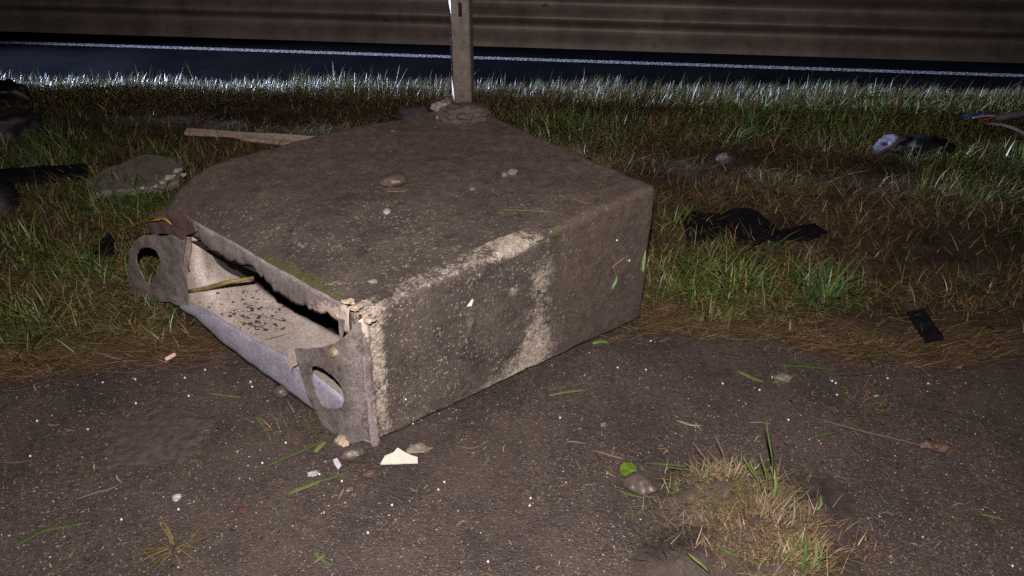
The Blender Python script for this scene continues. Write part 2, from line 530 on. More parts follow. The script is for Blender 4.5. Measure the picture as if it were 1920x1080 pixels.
def tube(bm, pts, rad, seg=8, cap=True):
    rings = []
    n = len(pts)
    for i, p in enumerate(pts):
        d = (pts[min(i + 1, n - 1)] - pts[max(i - 1, 0)]).normalized()
        up = Vector((0, 0, 1)) if abs(d.z) < 0.9 else Vector((1, 0, 0))
        s = d.cross(up).normalized(); t = s.cross(d)
        r = rad[i] if isinstance(rad, (list, tuple)) else rad
        rings.append([bm.verts.new(p + (s * math.cos(a) + t * math.sin(a)) * r) for a in [2 * math.pi * k / seg for k in range(seg)]])
    for a, b in zip(rings, rings[1:]):
        for k in range(seg):
            bm.faces.new((a[k], a[(k + 1) % seg], b[(k + 1) % seg], b[k]))
    if cap:
        bm.faces.new(rings[0][::-1]); bm.faces.new(rings[-1])
def stone_bm(size, seed, rough=0.18, sub=3, flat=0.0):
    bm = bmesh.new()
    bmesh.ops.create_icosphere(bm, subdivisions=sub, radius=1.0)
    off = Vector((seed * 3.1, seed * 1.7, seed * 0.9))
    for v in bm.verts:
        k = 1 + rough * mnoise.noise(v.co * 1.1 + off) * 1.5 + rough * 0.5 * mnoise.noise(v.co * 3.0 + off)
        v.co *= k
        if flat and v.co.z < -flat:
            v.co.z = -flat + (v.co.z + flat) * 0.15
        v.co.x *= size[0]; v.co.y *= size[1]; v.co.z *= size[2]
    return bm
def stone(name, pos, size, mat, label, cat, seed, rz=0.0, rough=0.18, sink=0.25, sub=3):
    bm = stone_bm(size, seed, rough * 1.5, sub + 1)
    k_ = 1.0 / max(size)
    for vtx in bm.verts:
        q = vtx.co * k_
        vtx.co = vtx.co * (1 + 0.10 * mnoise.noise(q * 2.6 + Vector((seed, 2, 0))) + 0.05 * mnoise.noise(q * 6) + 0.025 * mnoise.noise(q * 15))
    bmesh.ops.rotate(bm, verts=bm.verts, cent=(0, 0, 0), matrix=Matrix.Rotation(rz, 3, 'Z'))
    o = bm_obj(name, bm, mat)
    o.location = Vector(pos) + Vector((0, 0, size[2] * (1 - sink)))
    return tag(o, label, cat)

# many blades as one mesh, each blade five triangles, tint per blade
def blades(name, root, length, width, az, lean, curl, tint, mat, parent=None):
    N = len(root)
    az_v = np.stack([np.cos(az), np.sin(az), np.zeros(N)], 1)
    side_a = az + np.pi / 2 + rng.uniform(-0.9, 0.9, N)
    sd = np.stack([np.cos(side_a), np.sin(side_a), np.zeros(N)], 1)
    V = np.zeros((N, 7, 3), np.float32)
    p = root.astype(float).copy()
    wk = [1.0, 0.9, 0.62]
    for k in range(4):
        if k < 3:
            V[:, 2 * k] = p - sd * (width * wk[k] * 0.5)[:, None]
            V[:, 2 * k + 1] = p + sd * (width * wk[k] * 0.5)[:, None]
        else:
            V[:, 6] = p
        ang = lean + curl * (k / 2.0)
        step = length / 3.0
        p = p + az_v * (np.sin(ang) * step)[:, None]
        p[:, 2] += np.cos(ang) * step
        low = p[:, 2] < root[:, 2] + 0.004
        p[low, 2] = root[low, 2] + 0.004 + 0.004 * k
    tri = np.array([[0, 1, 3], [0, 3, 2], [2, 3, 5], [2, 5, 4], [4, 5, 6]], np.int32)
    idx = (tri[None] + (np.arange(N, dtype=np.int32) * 7)[:, None, None]).reshape(-1)
    me = bpy.data.meshes.new(name)
    me.vertices.add(N * 7); me.vertices.foreach_set('co', V.reshape(-1))
    me.loops.add(len(idx)); me.loops.foreach_set('vertex_index', idx)
    nf = len(idx) // 3
    me.polygons.add(nf)
    me.polygons.foreach_set('loop_start', np.arange(nf, dtype=np.int32) * 3)
    me.update(calc_edges=True)
    a = me.color_attributes.new('tint', 'FLOAT_COLOR', 'POINT')
    col = np.ones((N, 7, 4), np.float32)
    col[:, :, :3] = tint[:, None, :]
    a.data.foreach_set('color', col.reshape(-1))
    return link(name, me, mat, parent, smooth=False)
def ribbon(name, pts, width, col, label=None, cat='blade of grass', parent=None, group=None, fold=0.25, mat=None, lift=0.004):
    """one loose blade or straw lying along a line of places"""
    pts = resample(pts, 7)
    n = len(pts); V = []; Fc = []
    rr = random.Random(hash(name) % 1000 + int(pts[0].x * 1000))
    ph = rr.random() * 3
    for i, p in enumerate(pts):
        d = (pts[min(i + 1, n - 1)] - pts[max(i - 1, 0)]).normalized()
        s = d.cross(Vector((0, 0, 1)))
        s = s.normalized() if s.length > 0.1 else Vector((1, 0, 0))
        f = i / (n - 1)
        w = width * 0.5 * (0.75 + 0.5 * math.sin(math.pi * min(1, f * 1.1))) * (1.0 if f < 0.8 else max(0.08, (1 - f) / 0.2))
        up = Vector((0, 0, lift + 0.004 * math.sin(f * 3.0 + ph)))
        V += [p - s * w + up, p + Vector((0, 0, -width * fold)) + up, p + s * w + up]
    for i in range(n - 1):
        a = 3 * i
        Fc += [(a, a + 1, a + 4, a + 3), (a + 1, a + 2, a + 5, a + 4)]
    o = mesh_obj(name, V, Fc, mat or leafmat(col), parent, None if parent else tuple(pts[0]))
    md = o.modifiers.new('thickness', 'SOLIDIFY'); md.thickness = 0.0006
    if label:
        tag(o, label, cat, group)
    return o
def leafmat(col):
    nm = 'blade_%02d_%02d_%02d' % tuple(int(c * 99) for c in col)
    return simple(nm, tuple(c * 0.8 for c in col), tuple(min(1, c * 1.2) for c in col), 60, 0.5, 0, 0)
GREEN, LIME, STRAW, DRY = (0.062, 0.100, 0.030), (0.125, 0.150, 0.050), (0.20, 0.145, 0.090), (0.12, 0.082, 0.050)

# ------------------------------------------------------------------ the setting
bound_px = [(-900, 800), (-300, 735), (0, 703), (200, 676), (420, 650), (700, 634), (1200, 618), (1480, 628), (1600, 660), (1760, 668), (1920, 650), (2300, 640), (3000, 640)]
bound = [P(u, v) for u, v in bound_px]
BX = np.array([p.x for p in bound]); BY = np.array([p.y for p in bound])
def front_y(x):
    x = np.asarray(x, float)
    return np.interp(x, BX, BY) + 0.10 * (fnoise(x * 3.1, x * 0 + 2.2, 5) - 0.5) + 0.03 * (fnoise(x * 15, x * 0, 6) - 0.5)
def road_edge(x):                         # where the road surface begins behind the rail
    return 4.68 - 0.04 * np.asarray(x, float)
def verge_z(x, y):
    x, y = np.asarray(x, float), np.asarray(y, float)
    e = np.clip((y - front_y(x)) / 0.22, 0, 1)
    e = e * e * (3 - 2 * e)
    b = np.clip((road_edge(x) - y) / 0.12, 0, 1)
    h = 0.025 + 0.05 * (fnoise(x * 1.7, y * 1.7, 3) - 0.5) + 0.035 * (fnoise(x * 7, y * 7, 4) - 0.5)
    return np.minimum(e, 0.25 + 0.75 * b) * np.maximum(h, 0.004) - 0.012 * (1 - e) + 0.004

def sheet(name, xs, ysf, zf, mat, rows):
    V = []; Fc = []
    for x in xs:
        ys = ysf(x)
        for y in ys:
            V.append((x, y, zf(x, y)))
    m = rows
    for i in range(len(xs) - 1):
        for j in range(m - 1):
            Fc.append((i * m + j, (i + 1) * m + j, (i + 1) * m + j + 1, i * m + j + 1))
    return structure(mesh_obj(name, V, Fc, mat))
# one ground sheet to the horizon, then the surfaces on it
gx = list(np.linspace(-250, -8, 10)) + list(np.linspace(-7, 7, 15)) + list(np.linspace(8, 250, 10))
sheet('ground', gx, lambda x: np.linspace(-60, 300, 30), lambda x, y: -0.06, MATS['soil'], 30)
ax = np.linspace(-6, 6, 140)
def asph_z(x, y):
    return 0.006 * (float(fnoise(x * 2, y * 2, 8)) - 0.5) + 0.004 * (float(fnoise(x * 8, y * 8, 9)) - 0.5)
sheet('asphalt_path', ax, lambda x: np.linspace(-3.0, float(front_y(x)) + 0.25, 60), asph_z, MATS['asphalt'], 60)
vx = np.linspace(-6, 6, 300)
VN = 70
vv = [(x, f) for x in vx for f in np.linspace(0, 1, VN)]
VX = np.array([a for a, _ in vv]); VF = np.array([f for _, f in vv])
y0 = front_y(VX) - 0.03; y1 = road_edge(VX) + 0.05
VY = y0 + (y1 - y0) * VF
VZ = verge_z(VX, VY)
Vv = np.stack([VX, VY, VZ], 1)
verge = structure(mesh_obj('verge', [tuple(v) for v in Vv], [(i * VN + j, (i + 1) * VN + j, (i + 1) * VN + j + 1, i * VN + j + 1) for i in range(len(vx) - 1) for j in range(VN - 1)], MATS['soil']))
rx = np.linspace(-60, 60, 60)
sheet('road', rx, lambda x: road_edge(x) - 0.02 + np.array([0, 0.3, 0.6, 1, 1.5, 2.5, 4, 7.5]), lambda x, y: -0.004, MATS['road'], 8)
lx = np.linspace(-60, 60, 60)
LOFF = 0.86
sheet('edge_line', lx, lambda x: np.array([rail_y(x, LOFF), rail_y(x, LOFF + 0.065)]), lambda x, y: 0.0005, MATS['paint'], 2)

# ------------------------------------------------------------------ guardrail
BEAM_Z = 0.315
gr_o = Vector((-0.30, rail_y(-0.3), 0))
rail = empty('guardrail', gr_o, 'weathered galvanised steel guardrail running across the back on a slotted post', 'guardrail')
prof = [(-0.004, 0.0), (0.0, 0.004), (0.004, 0.014), (0.020, 0.035), (0.052, 0.058), (0.074, 0.075), (0.080, 0.090), (0.076, 0.104), (0.045, 0.122), (0.016, 0.138), (0.004, 0.150), (0.0, 0.158), (0.004, 0.166), (0.016, 0.178), (0.045, 0.194), (0.076, 0.212), (0.080, 0.226), (0.074, 0.241), (0.052, 0.258), (0.020, 0.281), (0.004, 0.302), (0.0, 0.312)]
V = []; Fc = []
ss = np.linspace(-16, 12, 160)
for s in ss:
    for d, z in prof:
        wob = 0.004 * mnoise.noise(Vector((s * 1.2, z * 6, 0)))
        V.append(gr_o + RDIR * s + RNRM * (d + wob) + Vector((0, 0, BEAM_Z + z)))
m = len(prof)
for i in range(len(ss) - 1):
    for j in range(m - 1):
        Fc.append((i * m + j, (i + 1) * m + j, (i + 1) * m + j + 1, i * m + j + 1))
beam = mesh_obj('beam', V, Fc, MATS['rail'], rail)
md = beam.modifiers.new('thickness', 'SOLIDIFY'); md.thickness = 0.003
# oval bolt slots and rust runs: thin plates let into the beam back
HOLE = simple('slot_dark', (0.006, 0.005, 0.005), (0.016, 0.011, 0.009), 60, 0.8, 0, 0)
def beam_spot(name, u, v, w, h, mat, off=-0.004):
    c = R(u, v, 0.0)
    # put the patch on the profile at this height
    zz = c.z - BEAM_Z
    dd = np.interp(zz, [p[1] for p in prof], [p[0] for p in prof])
    d2 = np.interp(zz + 0.01, [p[1] for p in prof], [p[0] for p in prof])
    slope = (d2 - dd) / 0.01
    c = R(u, v, dd)
    up = (Vector((0, 0, 1)) + RNRM * slope).normalized()
    nrm = RDIR.cross(up).normalized()
    if nrm.y > 0:
        nrm = -nrm
    bm = bmesh.new()
    k = 20
    ring = [bm.verts.new(c + nrm * (-off) + RDIR * (math.cos(a) * w * 0.5 * (1 + 0.12 * mnoise.noise(Vector((a, u, 0))))) + up * (math.sin(a) * h * 0.5 * (1 + 0.1 * mnoise.noise(Vector((a, v, 3)))))) for a in [2 * math.pi * i / k for i in range(k)]]
    f = bm.faces.new(ring)
    g = bmesh.ops.extrude_face_region(bm, geom=[f])
    for vtx in [q for q in g['geom'] if isinstance(q, bmesh.types.BMVert)]:
        vtx.co -= nrm * 0.003
    return bm_obj(name, bm, mat, rail, smooth=False)
beam_spot('bolt_slot', 768, 10, 0.040, 0.060, HOLE)
beam_spot('bolt_slot', 937, 19, 0.036, 0.064, HOLE)
beam_spot('bolt_head', 1022, 16, 0.046, 0.046, simple('rusty_bolt', (0.035, 0.018, 0.010), (0.07, 0.035, 0.02), 60, 0.7, 0.2, 0.5), -0.012)
beam_spot('bolt_head', 724, 34, 0.030, 0.030, simple('rusty_bolt', (0.035, 0.018, 0.010), (0.07, 0.035, 0.02), 60, 0.7, 0.2, 0.5), -0.010)
# posts: folded sigma section, only the middle one is in the picture
def make_post(s):
    c = gr_o + RDIR * (s + 0.035) - RNRM * 0.012
    # open C section: flange on the left, web towards the path, flange on the right
    sec = [(-0.050, -0.004), (-0.066, -0.030), (-0.064, -0.062), (-0.044, -0.112), (0.048, -0.112), (0.055, -0.104), (0.055, -0.014), (0.044, -0.004)]
    zs = [-0.15] + list(np.linspace(0.0, 0.72, 13))
    Vp = []; Fp = []
    for z in zs:
        for a, b in sec:
            Vp.append(c + RDIR * a + RNRM * (b) + Vector((0, 0, z)))
    q = len(sec)
    for i in range(len(zs) - 1):
        for j in range(q - 1):
            Fp.append((i * q + j, i * q + j + 1, (i + 1) * q + j + 1, (i + 1) * q + j))
    po = mesh_obj('post', Vp, Fp, MATS['galv'], rail, smooth=False)
    md = po.modifiers.new('thickness', 'SOLIDIFY'); md.thickness = 0.004
    return po, c
for s in (-4.0, 0.0, 4.0):
    po, c = make_post(s)
    if s == 0.0:
        for zc, hh in ((0.535, 0.075),):
            bm = bmesh.new()
            pts = []
            for i in range(24):
                a = 2 * math.pi * i / 24
                x = 0.010 * math.cos(a); z = 0.010 * math.sin(a) + (hh * 0.5 - 0.01 if math.sin(a) >= 0 else -(hh * 0.5 - 0.01))
                pts.append(bm.verts.new(c + RDIR * (x + 0.006) - RNRM * 0.1158 + Vector((0, 0, zc + z))))
            f = bm.faces.new(pts)
            g = bmesh.ops.extrude_face_region(bm, geom=[f])
            for vtx in [w for w in g['geom'] if isinstance(w, bmesh.types.BMVert)]:
                vtx.co += RNRM * 0.002
            bm_obj('bolt_slot', bm, HOLE, rail, smooth=False)

hlo.location = Vector((-9.5, rail_y(-9.5, 0.60), 1.20))
hlo.rotation_euler = (Vector((0.3, float(road_edge(0.3)) - 0.08, 0.05)) - hlo.location).to_track_quat('-Z', 'Y').to_euler()

# ------------------------------------------------------------------ the concrete foundation block
BASE = F0.copy()
block_root = empty('concrete_foundation', BASE, 'big muddy concrete foundation block with a torn metal base on its left end', 'concrete block')
TF, TR, TL = Vector((-0.358, 1.636, 0.436)), Vector((0.441, 2.226, 0.503)), Vector((-1.08, 2.235, 0.480))
TB = Vector((-0.18, 2.94, 0.505))
BF, BR, BL, BB = Vector((-0.361, 1.633, 0.0)), Vector((0.436, 2.226, 0.004)), Vector((-1.08, 2.225, 0.0)), Vector((-0.17, 2.90, 0.0))
LX, LY, LZ = 1.0, 0.88, 0.47
def hexmap(a, b, c):
    lo = (BF * (1 - a) + BR * a) * (1 - b) + (BL * (1 - a) + BB * a) * b
    hi = (TF * (1 - a) + TR * a) * (1 - b) + (TL * (1 - a) + TB * a) * b
    return lo * (1 - c) + hi * c + Vector((-0.55, 0.83, 0)) * (0.14 * (1 - math.exp(-max(a, 0.0) / 0.07)) * max(0.0, 1 - a) * b * b)
bm = bmesh.new()
na, nb, nc = 124, 104, 62
cache = {}
info = []
def bv(i, j, k):
    key = (i, j, k)
    if key not in cache:
        p = Vector((i / na * LX, j / nb * LY, k / nc * LZ))
        r = 0.022 + 0.012 * mnoise.noise(p * 9.0)
        q = Vector((min(max(p.x, r), LX - r), min(max(p.y, r), LY - r), min(max(p.z, r), LZ - r)))
        d = p - q
        if d.length > r:
            p = q + d.normalized() * r
        a, b, c = p.x / LX, p.y / LY, p.z / LZ
        w = hexmap(a, b, c)
        # softened edge above the metal end, growing to the far corner
        if c > 0.5:
            e = max(0.0, 1 - p.x / 0.27)
            w.z -= 0.085 * e * e * (0.15 + 0.85 * b) * (c - 0.5) * 2
        # worn relief
        amp = 0.010 + 0.006 * (c > 0.9)
        nv_ = mnoise.noise(w * 5.0) * amp * 0.55 + mnoise.noise(w * 17.0) * 0.0022 + mnoise.noise(w * 50.0) * 0.0022
        # the smooth far half of the side was under the soil line
        dirn = d.normalized() if d.length > 1e-6 else Vector((0, 0, 1))
        nw = (hexmap(a + dirn.x * 0.01, b + dirn.y * 0.01, c + dirn.z * 0.01) - hexmap(a, b, c))
        nw = nw.normalized() if nw.length else Vector((0, 0, 1))
        sm = 0.4 if (a > 0.55 and b < 0.1) else 1.0
        w += nw * nv_ * sm
        # chipped and broken lower edge
        if c < 0.09:
            w.z += (0.09 - c) / 0.09 * (0.003 + 0.012 * min(1, a * 2.5) + 0.018 * max(0, mnoise.noise(Vector((a * 9, b * 9, 4)))))
            if a < 0.14 and b < 0.1:
                w.z += (0.09 - c) / 0.09 * 0.010 * (0.5 + 0.5 * math.sin(a * 70))
        # low soil crust towards the back corner of the top
        if c > 0.97:
            t = max(0, a + b - 1.1)
            w.z += 0.02 * t + 0.008 * mnoise.noise(w * 3.0)
        cache[key] = bm.verts.new(w)
        info.append((a, b, c))
    return cache[key]
RB, RC = (0.083, 0.895), (0.05, 0.93)
def quad(q):
    try:
        bm.faces.new(q)
    except ValueError:
        pass
for i in range(na):
    for j in range(nb):
        for k in (0, nc):
            quad([bv(i, j, k), bv(i + 1, j, k), bv(i + 1, j + 1, k), bv(i, j + 1, k)])
for i in range(na):
    for k in range(nc):
        for j in (0, nb):
            quad([bv(i, j, k), bv(i + 1, j, k), bv(i + 1, j, k + 1), bv(i, j, k + 1)])
for j in range(nb):
    for k in range(nc):
        for i in (0, na):
            if i == 0 and RB[0] < (j + 0.5) / nb < RB[1] and RC[0] < (k + 0.5) / nc < RC[1]:
                continue
            quad([bv(i, j, k), bv(i, j + 1, k), bv(i, j + 1, k + 1), bv(i, j, k + 1)])
# stains: (pixel-measured place on face or top, radius in a-units, strength)
def blob(x, y, cx, cy, rx_, ry_, rot=0.0):
    dx, dy = x - cx, y - cy
    c_, s_ = math.cos(rot), math.sin(rot)
    u, v = (dx * c_ + dy * s_) / rx_, (-dx * s_ + dy * c_) / ry_
    return math.exp(-(u * u + v * v))
bare, mudv, moss = [], [], []
for a, b, c in info:
    fb = fm = fg = 0.0
    if b < 0.06:      # long side towards the camera
        fb += 0.75 * blob(a, c, 0.02, 0.5, 0.032, 0.8)                  # pale arris by the metal
        fb += 1.10 * blob(a, c, 0.47, 0.97, 0.075, 0.05, 0.0)
        fb += 0.50 * blob(a, c, 0.28, 0.99, 0.20, 0.03)
        fb += 0.66 * blob(a, c, 0.56, 0.72, 0.055, 0.18)
        fb += 0.48 * blob(a, c, 0.44, 0.70, 0.05, 0.08)
        fb += 0.45 * blob(a, c, 0.30, 0.62, 0.06, 0.12)
        fb += 0.72 * blob(a, c, 0.55, 0.30, 0.08, 0.24)
        fb += 0.66 * blob(a, c, 0.47, 0.08, 0.14, 0.14)
        fb += 0.52 * blob(a, c, 0.42, 0.02, 0.22, 0.05)
        fb += 0.30 * blob(a, c, 0.10, 0.92, 0.12, 0.15)
        edge = 0.66 + 0.06 * mnoise.noise(Vector((c * 4, 0, 1))) - 0.05 * c
        fm = min(1.0, max(0.0, (a - edge) / 0.26 + 0.5))
        fm = max(fm, 0.42 * blob(a, c, 0.30, 0.12, 0.30, 0.22))
        fg += 0.55 * blob(a, c, 0.62, 0.98, 0.06, 0.07) + 0.40 * blob(a, c, 0.50, 0.72, 0.05, 0.12) + 0.32 * blob(a, c, 0.66, 0.25, 0.05, 0.25)
    elif c > 0.94:    # top
        d1 = a + b * 0.85
        fm = min(1.0, max(0.0, (d1 - 0.42) / 0.7))
        fb += 0.80 * blob(a, b, 0.47, 0.01, 0.08, 0.03) + 0.35 * blob(a, b, 0.06, 0.04, 0.08, 0.10)
        fg += 0.72 * blob(a, b, 0.0, 0.30, 0.055, 0.45) + 0.25 * blob(a, b, 0.35, 0.30, 0.3, 0.2) + 0.5 * blob(a, b, 0.63, 0.02, 0.07, 0.06)
    elif a < 0.06:    # metal end
        fb += 0.5 * blob(b, c, 0.02, 0.6, 0.04, 0.6)
        fg += 0.45 * blob(b, c, 0.4, 0.98, 0.5, 0.06)
        fm = 0.25
    else:
        fm = 0.8
    bare.append(fb); mudv.append(fm); moss.append(fg)
block = bm_obj('concrete_body', bm, MATS['concrete'], block_root)
for nm, arr in (('bare', bare), ('mud', mudv), ('moss', moss)):
    at_ = block.data.attributes.new(nm, 'FLOAT', 'POINT')
    at_.data.foreach_set('value', arr)
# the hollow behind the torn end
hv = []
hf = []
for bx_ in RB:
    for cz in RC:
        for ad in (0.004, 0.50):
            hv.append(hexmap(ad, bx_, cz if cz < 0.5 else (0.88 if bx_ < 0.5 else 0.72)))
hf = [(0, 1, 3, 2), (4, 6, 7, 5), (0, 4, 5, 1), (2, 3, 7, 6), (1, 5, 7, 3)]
hollow = mesh_obj('hollow_lining', hv, hf, simple('shade_dark_concrete', (0.014, 0.012, 0.012), (0.030, 0.026, 0.024), 30, 0.9, 0, 0.6), block_root, smooth=False)  # concrete coloured near black, the shade inside the hollow painted in

# torn upper lip
top_px = [(312, 396), (360, 412), (420, 445), (500, 492), (560, 526), (610, 553), (655, 577)]
low_px = [(318, 440), (345, 440), (362, 432), (378, 452), (392, 468), (420, 482), (445, 492), (470, 497), (492, 514), (500, 530), (520, 548), (560, 572), (600, 590), (632, 602), (645, 625), (655, 622)]
A = [F(p.x, p.y, 0.014) for p in resample(rough_line(top_px, 1.2, 12, 1), 150)]
B = [F(p.x, p.y, 0.004) for p in resample(rough_line(low_px, 5.0, 5, 2), 150)]
ruled('upper_lip', A, B, 6, MATS['zinc_torn'], block_root, 0.004,
      shape=lambda s, f: FN * (0.005 * math.sin(f * math.pi) - 0.002), noise_amp=0.0025,
      attr=lambda s, f: max(0.0, (s - 0.60) * 2.7) * (0.45 + 0.55 * f) + max(0.0, s - 0.3) * 0.75 * f ** 3 * (0.5 + 0.8 * mnoise.noise(Vector((s * 14, 0, 3)))) + 0.35 * math.exp(-((s - 0.62) / 0.1) ** 2 - ((f - 0.05) / 0.15) ** 2))
# dark hanging tear strip by the upper lip
plate('torn_strip', [(470, 492), (478, 482), (484, 500), (496, 512), (490, 520)], [], lambda u, v: F(u, v, 0.012), 0.002, MATS['zinc'], block_root)
plate('torn_strip', [(634, 598), (646, 600), (641, 640), (637, 636)], [], lambda u, v: F(u, v, 0.016), 0.002, MATS['zinc_torn'], block_root)
# beige tray floor running into the hollow
bot_px = [(338, 566), (372, 578), (410, 598), (470, 636), (520, 662), (580, 700), (655, 760)]
inn_px = [(348, 422), (368, 438), (392, 470), (438, 500), (486, 536), (524, 566), (586, 602), (664, 646)]
nA = 60
Ab = resample(bot_px, nA); Bb = resample(inn_px, nA)
A = [F(p.x, p.y, 0.014) for p in Ab]
B = []
for i, p in enumerate(Bb):
    s = i / (nA - 1)
    k = min(1.0, s / 0.42); k = k * k * (3 - 2 * k)
    B.append(F(p.x, p.y, -0.015 - 0.17 * k))
ruled('inner_tray', A, B, 14, MATS['tray'], block_root, 0.003,
      shape=lambda s, f: Vector((0, 0, -0.018 * math.sin(f * math.pi))) * min(1, s * 4), noise_amp=0.003)
# lower lip turned down to the ground
l0 = [(340, 562), (372, 574), (410, 594), (470, 632), (520, 658), (580, 694), (655, 752)]
l1 = [(336, 578), (368, 596), (406, 632), (466, 680), (530, 726), (590, 772), (655, 815)]
A = [F(p.x, p.y, 0.018) for p in resample(l0, 50)]
B = [F(p.x, p.y, 0.028) for p in resample(rough_line(l1, 1.6, 14, 4), 50)]
B = [Vector((b.x, b.y, max(b.z, 0.012))) for b in B]
ruled('lower_lip', A, B, 6, MATS['zinc_bluelit'], block_root, 0.004, shape=lambda s, f: FN * (0.008 * math.sin(f * math.pi)), noise_amp=0.003)
# left end flange with its worn hole
fl_out = rough_line([(243, 470), (252, 452), (268, 441), (290, 440), (300, 444), (322, 440), (338, 452), (345, 450), (342, 500), (350, 545), (352, 572), (330, 572), (318, 566), (300, 566), (280, 562), (258, 556), (244, 544), (240, 510)], 0.9, 8, 5, True)
hole = [(256, 478), (260, 468), (268, 463), (280, 464), (292, 470), (299, 482), (300, 500), (296, 514), (290, 522), (284, 530), (278, 536), (270, 528), (265, 515), (258, 500), (255, 488)]
fl_fn = lambda u, v: F(u, v, 0.040 - 0.010 * min(1, max(0, (u - 330) / 20)))
plate('end_flange', fl_out, [rough_line(hole, 0.8, 5, 6, True)], fl_fn, 0.004, MATS['zinc'], block_root, 0.003, 2)
# folded cheek between flange, lip and tray, and the torn scrap above
ck0 = [(326, 448), (330, 480), (334, 520), (338, 566)]
ck1 = [(358, 436), (360, 470), (360, 520), (352, 574)]
ruled('side_cheek', [F(p.x, p.y, 0.034) for p in resample(ck0, 20)], [F(p.x, p.y, -0.012) for p in resample(ck1, 20)], 8, mat_metal('brown_zinc', (0.17, 0.14, 0.125), (0.30, 0.26, 0.235), (0.085, 0.058, 0.052), 0.1, 0.65, (0.44, 0.62)), block_root, 0.004,
      shape=lambda s, f: FN * (0.010 * math.sin(f * math.pi)), noise_amp=0.004)
plate('torn_scrap', rough_line([(282, 402), (300, 395), (322, 394), (345, 402), (362, 418), (368, 434), (345, 442), (345, 454), (330, 448), (318, 440), (300, 438), (286, 444), (276, 424)], 1.5, 6, 8, True), [],
      lambda u, v: F(u, v, 0.030), 0.006, simple('rusty_brown', (0.060, 0.036, 0.034), (0.105, 0.070, 0.064), 30, 0.7, 0, 0.6), block_root, 0.008, 2)
# corner flange with bolt and long hole
cf_out = rough_line([(552, 654), (572, 656), (600, 653), (625, 645), (645, 632), (658, 618), (667, 604), (674, 606), (680, 650), (684, 700), (690, 760), (698, 832), (680, 826), (660, 832), (640, 822), (606, 798), (590, 772), (574, 736), (561, 694), (555, 674)], 0.7, 10, 9, True)
slot = [(582, 690), (590, 686), (604, 692), (622, 704), (637, 720), (645, 738), (645, 752), (640, 764), (628, 768), (612, 766), (600, 756), (592, 736), (585, 712)]
def cf_fn(u, v):
    e = min(1.0, max(0.0, (u - 640) / 45.0))
    return F(u, v, 0.050 - 0.036 * e * e)
corner = plate('corner_flange', cf_out, [rough_line(slot, 0.7, 6, 10, True)], cf_fn, 0.004, MATS['zinc'], block_root, 0.003, 2)
bm = bmesh.new()
bc = cf_fn(628, 660)
xa = FS; ya = Vector((0, 0, 1))
def disc(r, n0, n1, seg):
    lo = [bm.verts.new(bc + (xa * math.cos(t) + ya * math.sin(t)) * r + FN * n0) for t in [2 * math.pi * k / seg for k in range(seg)]]
    hi = [bm.verts.new(bc + (xa * math.cos(t) + ya * math.sin(t)) * r * 0.93 + FN * n1) for t in [2 * math.pi * k / seg for k in range(seg)]]
    for k in range(seg):
        bm.faces.new((lo[k], lo[(k + 1) % seg], hi[(k + 1) % seg], hi[k]))
    bm.faces.new(hi)
disc(0.0155, -0.004, 0.003, 20)
disc(0.0115, 0.002, 0.011, 6)
bolt = bm_obj('bolt', bm, simple('brassy_bolt', (0.30, 0.24, 0.17), (0.42, 0.35, 0.25), 80, 0.45, 0.4, 0.2), block_root, smooth=False)
bolt.parent = corner
# rolled rim at the corner
rim_a = [(672, 604), (680, 660), (688, 740), (698, 832)]
rim_b = [(690, 590), (694, 660), (702, 740), (712, 836)]
ruled('corner_rim', [F(p.x, p.y, 0.018) for p in resample(rim_a, 40)], [F(p.x, p.y, -0.004) for p in resample(rim_b, 40)], 6, MATS['zinc_torn'], block_root, 0.004,
      shape=lambda s, f: FN * (0.012 * math.sin(f * math.pi)), noise_amp=0.003,
      attr=lambda s, f: 0.55 * f * f + 0.5 * math.exp(-(s / 0.12) ** 2))
# pale torn flap
plate('torn_flap', rough_line([(536, 650), (548, 652), (556, 656), (560, 668), (557, 684), (548, 690), (545, 698), (540, 680), (541, 666)], 0.8, 5, 12, True), [], lambda u, v: F(u, v, 0.044), 0.003, MATS['tray'], block_root, 0.004, 1)
# crumbled filling under the corner
for i, (u, v, r) in enumerate([(640, 826, 0.020), (648, 836, 0.016), (634, 842, 0.014), (626, 852, 0.012)]):
    bm = stone_bm((r, r * 0.9, r * 0.8), 40 + i, 0.35, 2)
    bmesh.ops.translate(bm, verts=bm.verts, vec=F(u, v, 0.055))
    bm_obj('crumbled_mortar', bm, simple('pale_mortar', (0.30, 0.24, 0.17), (0.48, 0.42, 0.34), 120, 0.9, 0, 0.8), block_root, smooth=False)
# pale spalled bits along the arris
for i, (u, v) in enumerate([(655, 566), (668, 578), (684, 588), (690, 600), (640, 590)]):
    bm = stone_bm((0.013, 0.009, 0.006), 60 + i, 0.9, 2)
    bmesh.ops.translate(bm, verts=bm.verts, vec=F(u, v, 0.004))
    bm_obj('spalled_chip', bm, simple('pale_mortar', (0.30, 0.24, 0.17), (0.48, 0.42, 0.34), 120, 0.9, 0, 0.8), block_root, smooth=False)


